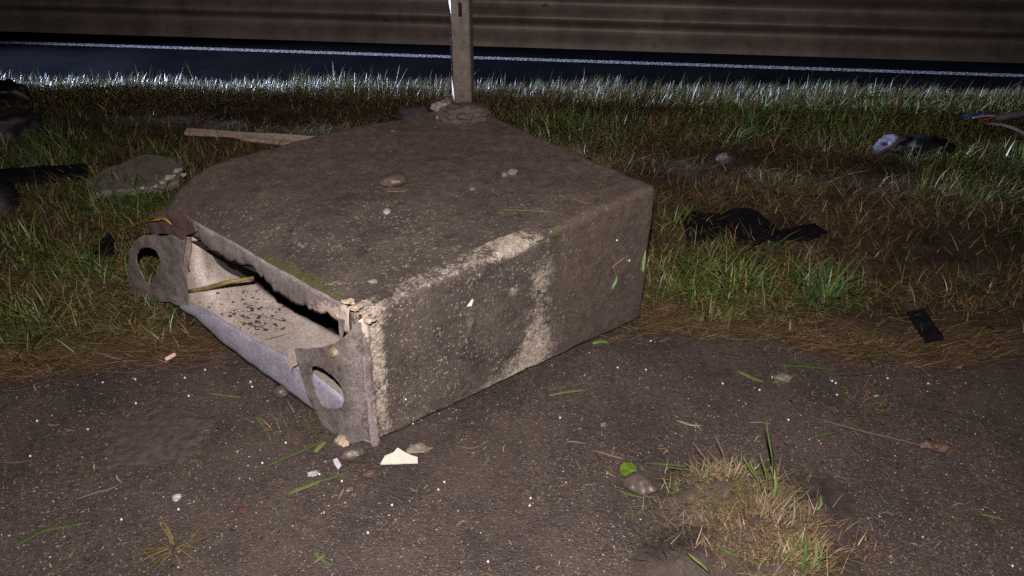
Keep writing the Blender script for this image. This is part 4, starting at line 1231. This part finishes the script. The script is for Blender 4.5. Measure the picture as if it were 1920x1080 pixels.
# ------------------------------------------------------------------ grit of the asphalt
def grit(name, N, area, smin, smax, label, cat, soil=False):
    u = rng.uniform(area[0], area[1], N); v = rng.uniform(area[2], area[3], N)
    x = (u - 960) / FPX; d = (v - 540) / FPX
    rz = -SP - d * CP; ry = CP - d * SP; t = -CAM_H / rz
    px, py = x * t, ry * t
    ok = py < front_y(px) - 0.01
    if soil:
        gap = front_y(px) - py
        near = np.exp(-np.abs(gap) / 0.07) + 0.8 * np.exp(-((u - 1560) / 150) ** 2 - ((v - 665) / 35) ** 2) + 0.8 * np.exp(-((u - 1420) / 170) ** 2 - ((v - 1000) / 70) ** 2)
        near += 0.7 * np.exp(-((u - 620) / 60) ** 2 - ((v - 830) / 35) ** 2) + 0.6 * np.exp(-((u - 290) / 90) ** 2 - ((v - 820) / 45) ** 2) + 0.10 * (fnoise(px * 5, py * 5, 41) > 0.56)
        near += 0.5 * np.exp(-((v - (825 - (u - 850) * 0.59)) / 12) ** 2) * (u > 850) * (u < 1230)
        ok = (gap > -0.05) & (rng.random(N) < near)
    px, py = px[ok], py[ok]; n = len(px)
    base = np.array([[1, 0, 0], [-0.5, 0.8, 0], [-0.5, -0.8, 0], [0.1, 0.05, 0.75]], float)
    s = smin + (smax - smin) * rng.random(n) ** 3
    a = rng.uniform(0, 6.28, n)
    V = base[None] * s[:, None, None] * rng.uniform(0.6, 1.3, (n, 4, 3))
    c_, s_ = np.cos(a)[:, None], np.sin(a)[:, None]
    X = V[:, :, 0] * c_ - V[:, :, 1] * s_ + px[:, None]
    Y = V[:, :, 0] * s_ + V[:, :, 1] * c_ + py[:, None]
    Z = V[:, :, 2] + 0.001
    co = np.stack([X, Y, Z], 2).astype(np.float32)
    tri = np.array([[0, 1, 3], [1, 2, 3], [2, 0, 3]], np.int32)
    idx = (tri[None] + (np.arange(n, dtype=np.int32) * 4)[:, None, None]).reshape(-1)
    me = bpy.data.meshes.new(name)
    me.vertices.add(n * 4); me.vertices.foreach_set('co', co.reshape(-1))
    me.loops.add(len(idx)); me.loops.foreach_set('vertex_index', idx)
    me.polygons.add(len(idx) // 3); me.polygons.foreach_set('loop_start', np.arange(len(idx) // 3, dtype=np.int32) * 3)
    me.update(calc_edges=True)
    pal = np.array([[0.05, 0.045, 0.043], [0.08, 0.068, 0.06], [0.12, 0.10, 0.085], [0.20, 0.165, 0.13], [0.40, 0.36, 0.33], [0.20, 0.20, 0.24]])
    ci = rng.choice(6, n, p=[0.28, 0.28, 0.22, 0.145, 0.05, 0.025])
    if soil:
        pal = np.array([[0.030, 0.022, 0.018], [0.045, 0.033, 0.027], [0.065, 0.048, 0.039], [0.085, 0.063, 0.050], [0.10, 0.075, 0.06], [0.022, 0.017, 0.015]])
    col = np.ones((n, 4, 4), np.float32); col[:, :, :3] = (pal[ci] * rng.uniform(0.7, 1.2, (n, 1)))[:, None, :]
    at_ = me.color_attributes.new('tint', 'FLOAT_COLOR', 'POINT'); at_.data.foreach_set('color', col.reshape(-1))
    return stuff(link(name, me, MATS['grit'], smooth=False), label, cat)
grit('asphalt_grit', 40000, (-150, 2070, 600, 1150), 0.0009, 0.0040, 'fine stone grit spread over the dark asphalt', 'grit')

grit('soil_crumbs', 60000, (-150, 2070, 600, 1150), 0.0015, 0.008, 'brown soil crumbs spilled along the verge edge and over the asphalt', 'soil', True)

# ------------------------------------------------------------------ grass of the verge
CUT = [(-1.10, 2.23), (-0.361, 1.633), (0.436, 2.226), (-0.18, 2.93), (-1.09, 2.39)]
def inside_block(x, y):
    r = np.ones_like(x, bool)
    q = CUT
    for (ax_, ay), (bx_, by) in zip(q, q[1:] + q[:1]):
        r &= ((bx_ - ax_) * (y - ay) - (by - ay) * (x - ax_)) > -0.005
    return r
def px_of(x, y, z=0.03):
    yy = y * CP - (z - CAM_H) * SP
    zz = y * SP + (z - CAM_H) * CP
    return 960 + FPX * x / yy, 540 - FPX * zz / yy
PAL_G = np.array([[0.035, 0.060, 0.014], [0.060, 0.092, 0.024], [0.028, 0.048, 0.013], [0.095, 0.115, 0.035]])
PAL_D = np.array([[0.11, 0.070, 0.036], [0.060, 0.036, 0.020], [0.16, 0.110, 0.060], [0.085, 0.064, 0.028]])
BARE = [(150, 230, 190, 45), (480, 215, 260, 30), (1400, 310, 170, 35), (1650, 330, 160, 40), (1800, 470, 200, 60), (1620, 610, 120, 40), (1900, 640, 200, 90), (1250, 330, 80, 25), (1200, 210, 200, 14)]
LUSH = [(230, 370, 130, 50), (300, 320, 90, 30), (1060, 250, 130, 30), (1540, 545, 75, 45), (1330, 540, 130, 50), (1650, 240, 250, 40), (1880, 320, 200, 50), (1400, 245, 120, 30), (100, 300, 120, 60), (40, 620, 120, 60), (170, 500, 110, 45), (60, 480, 80, 40)]
def field(u, v, lst):
    s = np.zeros_like(u)
    for cu, cv, ru, rv in lst:
        s = np.maximum(s, np.exp(-((u - cu) / ru) ** 2 - ((v - cv) / rv) ** 2))
    return s
def scatter(N, xr, ylo, yhi):
    x = rng.uniform(xr[0], xr[1], N)
    f = rng.random(N)
    lo, hi = ylo(x), yhi(x)
    y = lo + (hi - lo) * f
    return x, y
def verge_blades(name, N, kind, label):
    x, y = scatter(N, (-4.2, 4.2), lambda a: front_y(a) - 0.02, lambda a: road_edge(a) - 0.2)
    u, v = px_of(x, y)
    lush = np.clip(field(u, v, LUSH) + 0.9 * (fnoise(x * 2.6, y * 2.6, 21) - 0.46), 0, 1)
    bare_ = np.clip(field(u, v, BARE) + 0.8 * (fnoise(x * 3.4, y * 3.4, 22) - 0.55), 0, 1)
    near = np.clip((y - front_y(x)) / 0.15, 0, 1)
    if kind == 'thatch':
        keep = rng.random(N) < np.clip(1.0 - 0.95 * bare_, 0.08, 1)
        ln = rng.uniform(0.04, 0.13, N); wd = rng.uniform(0.0014, 0.0040, N)
        lean = rng.uniform(1.05, 1.5, N); curl = rng.uniform(-0.3, 0.5, N)
        ci = rng.integers(0, 4, N)
        lit = rng.uniform(0.45, 2.9, N) * (1 - 0.62 * bare_)
        tint = PAL_D[ci] * lit[:, None]
    else:
        dens = (0.42 + 0.85 * lush) * (1 - 0.88 * bare_) * (0.25 + 0.75 * near)
        keep = rng.random(N) < dens
        ln = rng.uniform(0.05, 0.12, N) * (0.75 + 0.8 * lush)
        wd = rng.uniform(0.0016, 0.0044, N) * (0.9 + 0.6 * lush)
        lean = np.abs(rng.normal(0.85, 0.45, N)) + 0.30 * (1 - lush); curl = rng.uniform(0.1, 1.4, N)
        ci = rng.integers(0, 4, N)
        dry = rng.random(N) < (0.60 - 0.5 * lush)
        tint = np.where(dry[:, None], PAL_D[ci] * 2.0, PAL_G[ci] * 2.05) * rng.uniform(0.35, 1.35, N)[:, None]
    keep &= ~inside_block(x, y)
    keep &= (rng.random(N) > 1.15 * field(u, v, [(250, 332, 85, 28), (1400, 425, 125, 28), (485, 262, 140, 10), (70, 338, 100, 11), (1730, 612, 24, 30)]))
    az = rng.uniform(0, 6.28, N) + 0.0
    root = np.stack([x, y, verge_z(x, y) - 0.002], 1)
    k = keep
    return stuff(blades(name, root[k], ln[k], wd[k], az[k], lean[k], curl[k], tint[k], MATS['blade']), label, 'grass')
verge_blades('dead_grass', 120000, 'thatch', 'matted brown dead grass lying over the muddy verge')
verge_blades('verge_grass', 170000, 'green', 'short green grass growing in patches on the muddy verge')
# upright strip along the road edge, under and behind the rail
N = 34000
x, y = scatter(N, (-5.0, 4.6), lambda a: road_edge(a) - 0.36, lambda a: road_edge(a) + 0.02)
dens = 0.45 + 0.8 * fnoise(x * 4, y * 4, 31)
edge = np.clip((y - road_edge(x) + 0.30) / 0.14, 0, 1)
k = rng.random(N) < dens * (0.25 + 0.75 * edge)
tall = fnoise(x * 5, y * 5, 33)
ln = rng.uniform(0.03, 0.09, N) * (0.45 + 1.2 * tall) + (rng.random(N) < 0.04) * rng.uniform(0.03, 0.09, N)
dry = rng.random(N) < 0.5
ci = rng.integers(0, 4, N)
tint = np.where(dry[:, None], PAL_D[ci] * 1.1, PAL_G[ci] * 1.2) * rng.uniform(0.7, 1.2, N)[:, None]
root = np.stack([x, y, verge_z(x, y) - 0.002], 1)
stuff(blades('road_edge_grass', root[k], ln[k], rng.uniform(0.0014, 0.003, N)[k], rng.normal(0.2, 1.3, N)[k], np.abs(rng.normal(0.25, 0.22, N))[k], rng.uniform(0, 0.7, N)[k], tint[k], MATS['blade']), 'upright grass lit along the road edge under the guardrail', 'grass')
# fringe of flattened dead stalks along the asphalt edge
N = 15000
x = rng.uniform(-3.0, 1.6, N)
y = front_y(x) + rng.normal(0.035, 0.05, N)
k = ~inside_block(x, y)
root = np.stack([x, y, np.maximum(verge_z(x, y), 0.0) + 0.003], 1)
tint = (PAL_D * np.array([1.0, 1.02, 1.15]))[rng.integers(0, 4, N)] * rng.uniform(0.5, 2.6, N)[:, None]
stuff(blades('edge_stalks', root[k], rng.uniform(0.03, 0.11, N)[k], rng.uniform(0.0014, 0.0028, N)[k], np.where(rng.random(N) < 0.5, 0.1, 3.2)[k] + rng.normal(0, 0.35, N)[k], rng.uniform(1.25, 1.55, N)[k], rng.uniform(-0.2, 0.2, N)[k], tint[k], MATS['blade']), 'flattened dead stalks fringing the edge of the asphalt', 'grass')

# tufts one can pick out in the verge
def tuft(u, v, n, ln, w, col, label, cat='grass tuft', spread=0.05, lean=(0.1, 0.9), z=None, pal=None, name='grass_tuft', up=1.0):
    c = hit(u, v)
    if cat == 'grass tuft':
        c = P(u, v, 0.03)
        c.z = gz(c.x, c.y)
    if z is not None:
        c = P(u, v, z)
    root = np.stack([c.x + rng.normal(0, spread * 0.5, n), c.y + rng.normal(0, spread * 0.4, n), np.full(n, c.z - 0.004)], 1)
    cc = np.array(col)[None] * rng.uniform(0.65, 1.25, (n, 1))
    if pal is not None:
        cc = np.where((rng.random(n) < 0.35)[:, None], np.array(pal)[None] * rng.uniform(0.7, 1.2, (n, 1)), cc)
    az = np.arctan2(root[:, 1] - c.y, root[:, 0] - c.x) + rng.normal(0, 0.7, n)
    o = blades(name, root, rng.uniform(0.55, 1.0, n) * ln, rng.uniform(0.6, 1.1, n) * w, az, rng.uniform(lean[0], lean[1], n), rng.uniform(0.1, 0.9, n), cc, MATS['blade'])
    o.data.transform(Matrix.Translation(-c)); o.location = c
    return tag(o, label, cat)
tuft(1545, 560, 70, 0.15, 0.006, (0.06, 0.14, 0.05), 'dense blue green tuft in the middle of the right verge')
tuft(1440, 470, 14, 0.17, 0.007, (0.07, 0.13, 0.05), 'few long arching blades in front of the black plastic panel', lean=(0.4, 1.1))
tuft(1000, 232, 26, 0.15, 0.008, (0.10, 0.15, 0.10), 'broad pale blades behind the block right of the post')
tuft(1075, 245, 22, 0.13, 0.006, (0.09, 0.14, 0.06), 'upright green tuft behind the middle of the block back edge')
tuft(1150, 262, 22, 0.12, 0.007, (0.10, 0.15, 0.11), 'loose pale tuft behind the right part of the block')
tuft(1450, 250, 14, 0.16, 0.007, (0.12, 0.16, 0.09), 'sparse crossing blades beyond the right end of the block', lean=(0.2, 1.2))
tuft(1715, 310, 30, 0.12, 0.006, (0.10, 0.15, 0.10), 'pale tuft in front of the low black casing')
tuft(1880, 330, 34, 0.15, 0.007, (0.10, 0.14, 0.11), 'tall pale tuft at the right edge below the torn cable')
tuft(1340, 595, 60, 0.10, 0.004, (0.08, 0.13, 0.03), 'low green tuft at the asphalt edge right of the block', pal=(0.22, 0.15, 0.08))
tuft(1640, 640, 60, 0.12, 0.0035, (0.13, 0.11, 0.05), 'sprawling straw coloured tuft at the muddy verge edge', lean=(0.5, 1.4), pal=(0.07, 0.11, 0.03))
tuft(1260, 420, 30, 0.13, 0.005, (0.07, 0.13, 0.03), 'green tuft against the right edge of the block')
tuft(230, 385, 60, 0.15, 0.006, (0.06, 0.125, 0.03), 'lush green tuft in front of the flat grey slab', spread=0.14, lean=(0.2, 1.0))
tuft(292, 368, 40, 0.13, 0.006, (0.05, 0.11, 0.03), 'dark green tuft between the slab and the block corner', spread=0.08)
tuft(100, 560, 60, 0.14, 0.004, (0.13, 0.12, 0.05), 'dry straw tuft in the left verge', pal=(0.07, 0.11, 0.03), spread=0.10)
tuft(250, 590, 16, 0.13, 0.006, (0.10, 0.17, 0.06), 'thin green shoots under the holed metal flange')
tuft(70, 320, 20, 0.17, 0.009, (0.09, 0.10, 0.08), 'tall greyish blades behind the black bar', lean=(0.1, 0.7))
tuft(15, 432, 10, 0.05, 0.012, (0.50, 0.42, 0.42), 'small white flower cluster at the left edge', 'flowers', spread=0.04, name='white_flowers', lean=(0.2, 1.2))

# clumps lying on the asphalt
tuft(325, 1024, 20, 0.10, 0.0045, (0.16, 0.15, 0.05), 'bundle of torn dry blades on the lower left asphalt', 'grass bundle', 0.03, (1.2, 1.5), 0.008, (0.2, 0.11, 0.05), 'torn_grass_bundle')
tuft(1625, 762, 90, 0.07, 0.0025, (0.19, 0.14, 0.08), 'low heap of straw and grass on the right asphalt', 'straw heap', 0.10, (1.1, 1.5), 0.006, (0.07, 0.11, 0.03), 'straw_heap')
tuft(540, 800, 70, 0.07, 0.0022, (0.20, 0.14, 0.09), 'tangle of fine roots and straw left of the metal corner', 'root tangle', 0.09, (0.9, 1.5), 0.006, (0.07, 0.09, 0.03), 'root_tangle')
tuft(618, 800, 60, 0.05, 0.0025, (0.15, 0.13, 0.05), 'mossy straw tuft under the corner flange', 'straw tuft', 0.05, (0.6, 1.5), 0.012, (0.08, 0.11, 0.03), 'straw_tuft')
tuft(1128, 362, 26, 0.05, 0.0025, (0.16, 0.11, 0.06), 'small nest of dry straw on the right end of the block top', 'straw tuft', 0.05, (1.1, 1.5), None, (0.2, 0.15, 0.06), 'straw_nest')
tuft(1010, 440, 26, 0.04, 0.004, (0.09, 0.12, 0.03), 'mossy sprig on the long top edge of the block', 'moss sprig', 0.05, (0.7, 1.4), None, (0.16, 0.12, 0.06), 'moss_sprig')
# turf clod in the foreground
tc = P(1400, 985)
turf = empty('turf_clod', tc, 'torn turf clod of soil and straw on the foreground asphalt', 'turf clod')
V = []; Fc = []; n = 46
def turf_h(x, y):
    u, v = px_of(x, y, 0.02)
    f = 0.0
    for cu, cv, ru, rv, h in ((1350, 925, 95, 45, 0.075), (1420, 1000, 100, 60, 0.065), (1480, 1060, 90, 50, 0.055), (1300, 1040, 80, 40, 0.034), (1520, 960, 70, 60, 0.032), (1600, 1020, 40, 30, 0.014)):
        f = max(f, h * math.exp(-((u - cu) / ru) ** 2 - ((v - cv) / rv) ** 2))
    return f
for i in range(n + 1):
    for j in range(n + 1):
        x_ = tc.x - 0.30 + 0.62 * i / n; y_ = tc.y - 0.32 + 0.60 * j / n
        h = turf_h(x_, y_)
        z_ = h * (0.75 + 0.8 * (0.5 + 0.5 * mnoise.noise(Vector((x_ * 28, y_ * 28, 2))))) + 0.010 * mnoise.noise(Vector((x_ * 60, y_ * 60, 5))) * min(1, h / 0.015) - 0.006
        V.append((x_, y_, z_))
for i in range(n):
    for j in range(n):
        Fc.append((i * (n + 1) + j, (i + 1) * (n + 1) + j, (i + 1) * (n + 1) + j + 1, i * (n + 1) + j + 1))
soil = mesh_obj('soil', V, Fc, MUD, turf)
def turf_blades(name, N, col, ln, w, area, lean, pal=None):
    cu, cv, ru, rv = area
    u = rng.normal(cu, ru, N); v = rng.normal(cv, rv, N)
    pts = []
    for a, b in zip(u, v):
        p = P(a, b, 0.03)
        pts.append((p.x, p.y, max(0.002, turf_h(p.x, p.y))))
    root = np.array(pts)
    cc = np.array(col)[None] * rng.uniform(0.5, 1.3, (N, 1))
    if pal is not None:
        cc = np.where((rng.random(N) < 0.25)[:, None], np.array(pal)[None], cc)
    o = blades(name, root, rng.uniform(0.4, 1.0, N) * ln, rng.uniform(0.6, 1.1, N) * w, rng.uniform(0, 6.28, N), rng.uniform(lean[0], lean[1], N), rng.uniform(-0.2, 0.6, N), cc, MATS['blade'], turf)
    o['kind'] = 'stuff'
    return o
turf_blades('straw_mat', 1900, (0.23, 0.17, 0.105), 0.065, 0.0022, (1370, 930, 62, 28), (0.8, 1.5), (0.10, 0.15, 0.04))
turf_blades('straw_mat', 1500, (0.23, 0.165, 0.10), 0.065, 0.0022, (1440, 1010, 60, 32), (0.7, 1.5), (0.14, 0.10, 0.05))
turf_blades('straw_mat', 500, (0.26, 0.19, 0.10), 0.075, 0.0025, (1490, 1060, 36, 22), (0.5, 1.4), (0.10, 0.16, 0.04))
turf_blades('straw_mat', 90, (0.22, 0.15, 0.09), 0.05, 0.002, (1630, 1020, 22, 16), (0.8, 1.5))
turf_blades('root_fibres', 160, (0.06, 0.042, 0.032), 0.06, 0.0022, (1260, 1000, 30, 30), (0.9, 1.5))
def stand(pts, w, col):
    """a tall blade of the clod given by foot and tip: foot on the soil, rising towards the tip"""
    (u0, v0), (u1, v1) = pts
    a = P(u0, v0, 0.04)
    r = ray(u1, v1); t = (a.y + 0.03) / r.y
    b = Vector((0, 0, CAM_H)) + r * t
    mid = a.lerp(b, 0.5) + Vector((0.004, -0.006, 0.004))
    o = ribbon('green_blade', [a, mid, b], w, col, parent=turf, fold=0.2, lift=0.0)
    return o
for pts, w, col in [(((1450, 925), (1437, 785)), 0.0105, (0.10, 0.17, 0.04)), (((1440, 930), (1425, 850)), 0.008, LIME), (((1432, 925), (1392, 852)), 0.009, (0.10, 0.17, 0.04)), (((1455, 930), (1445, 870)), 0.008, LIME), (((1430, 940), (1405, 862)), 0.007, LIME), (((1448, 940), (1452, 880)), 0.006, LIME),
                    (((1340, 890), (1300, 826)), 0.003, STRAW), (((1362, 888), (1340, 812)), 0.003, STRAW), (((1335, 886), (1240, 872)), 0.004, GREEN), (((1270, 925), (1215, 960)), 0.004, GREEN), (((1380, 905), (1410, 895)), 0.008, LIME), (((1500, 1080), (1510, 1000)), 0.006, GREEN), (((1520, 1075), (1530, 1010)), 0.005, LIME), (((1330, 1075), (1290, 1035)), 0.007, LIME), (((1480, 1000), (1490, 930)), 0.004, (0.13, 0.17, 0.12)), (((1390, 1045), (1340, 1020)), 0.007, GREEN), (((1530, 960), (1540, 925)), 0.006, GREEN), (((1620, 1000), (1640, 1035)), 0.005, GREEN)]:
    stand(pts, w, col)
# dirt and bits lying on the beige tray
def tray_pt(u, v, lift):
    dg = None
    return F(u, v, 0.0)
tr = bpy.data.objects['inner_tray']
bt = BVHTree.FromPolygons([v_.co + BASE for v_ in tr.data.vertices], [tuple(p.vertices) for p in tr.data.polygons])
V = []; Fc = []
rr = random.Random(3)
for k in range(260):
    q = rr.random()
    if q < 0.45:
        u, v = rr.gauss(470, 26), rr.gauss(575, 14)
    elif q < 0.8:
        u, v = rr.gauss(490, 45), rr.gauss(605, 14)
    else:
        u, v = rr.gauss(480, 60), rr.gauss(600, 30)
    loc, nrm, idx, d = bt.ray_cast(Vector((0, 0, CAM_H)), ray(u, v).normalized())
    if not loc:
        continue
    s = 0.0015 + 0.007 * rr.random() ** 4
    st = len(V); a0 = rr.random() * 6
    for j in range(5):
        a = a0 + j * 1.257
        V.append(loc + Vector((math.cos(a) * s * rr.uniform(0.6, 1.5), math.sin(a) * s * rr.uniform(0.5, 1.1), 0.0022)))
    V.append(loc + Vector((0, 0, 0.003 + s * 0.5)))
    Fc += [(st + j, st + (j + 1) % 5, st + 5) for j in range(5)]
stuff(mesh_obj('tray_dirt', V, Fc, MUD, None, tuple(F(480, 590, -0.05)), False), 'dark soil crumbs sprinkled on the beige metal tray', 'soil crumbs')
for pts, w in (([(450, 606), (500, 618), (545, 632)], 0.003), ([(470, 590), (520, 602), (552, 608)], 0.002), ([(500, 640), (535, 628), (552, 612)], 0.002), ([(478, 622), (482, 605), (480, 590)], 0.0025)):
    q = []
    for u, v in pts:
        loc, nrm, idx, d = bt.ray_cast(Vector((0, 0, CAM_H)), ray(u, v).normalized())
        if loc:
            q.append(loc + Vector((0, 0, 0.002)))
    if len(q) > 1:
        ribbon('root_fibre', q, w, (0.07, 0.055, 0.03), 'thin dark root fibre lying on the beige metal tray', 'root', None, 'root fibres on the tray', lift=0.001)
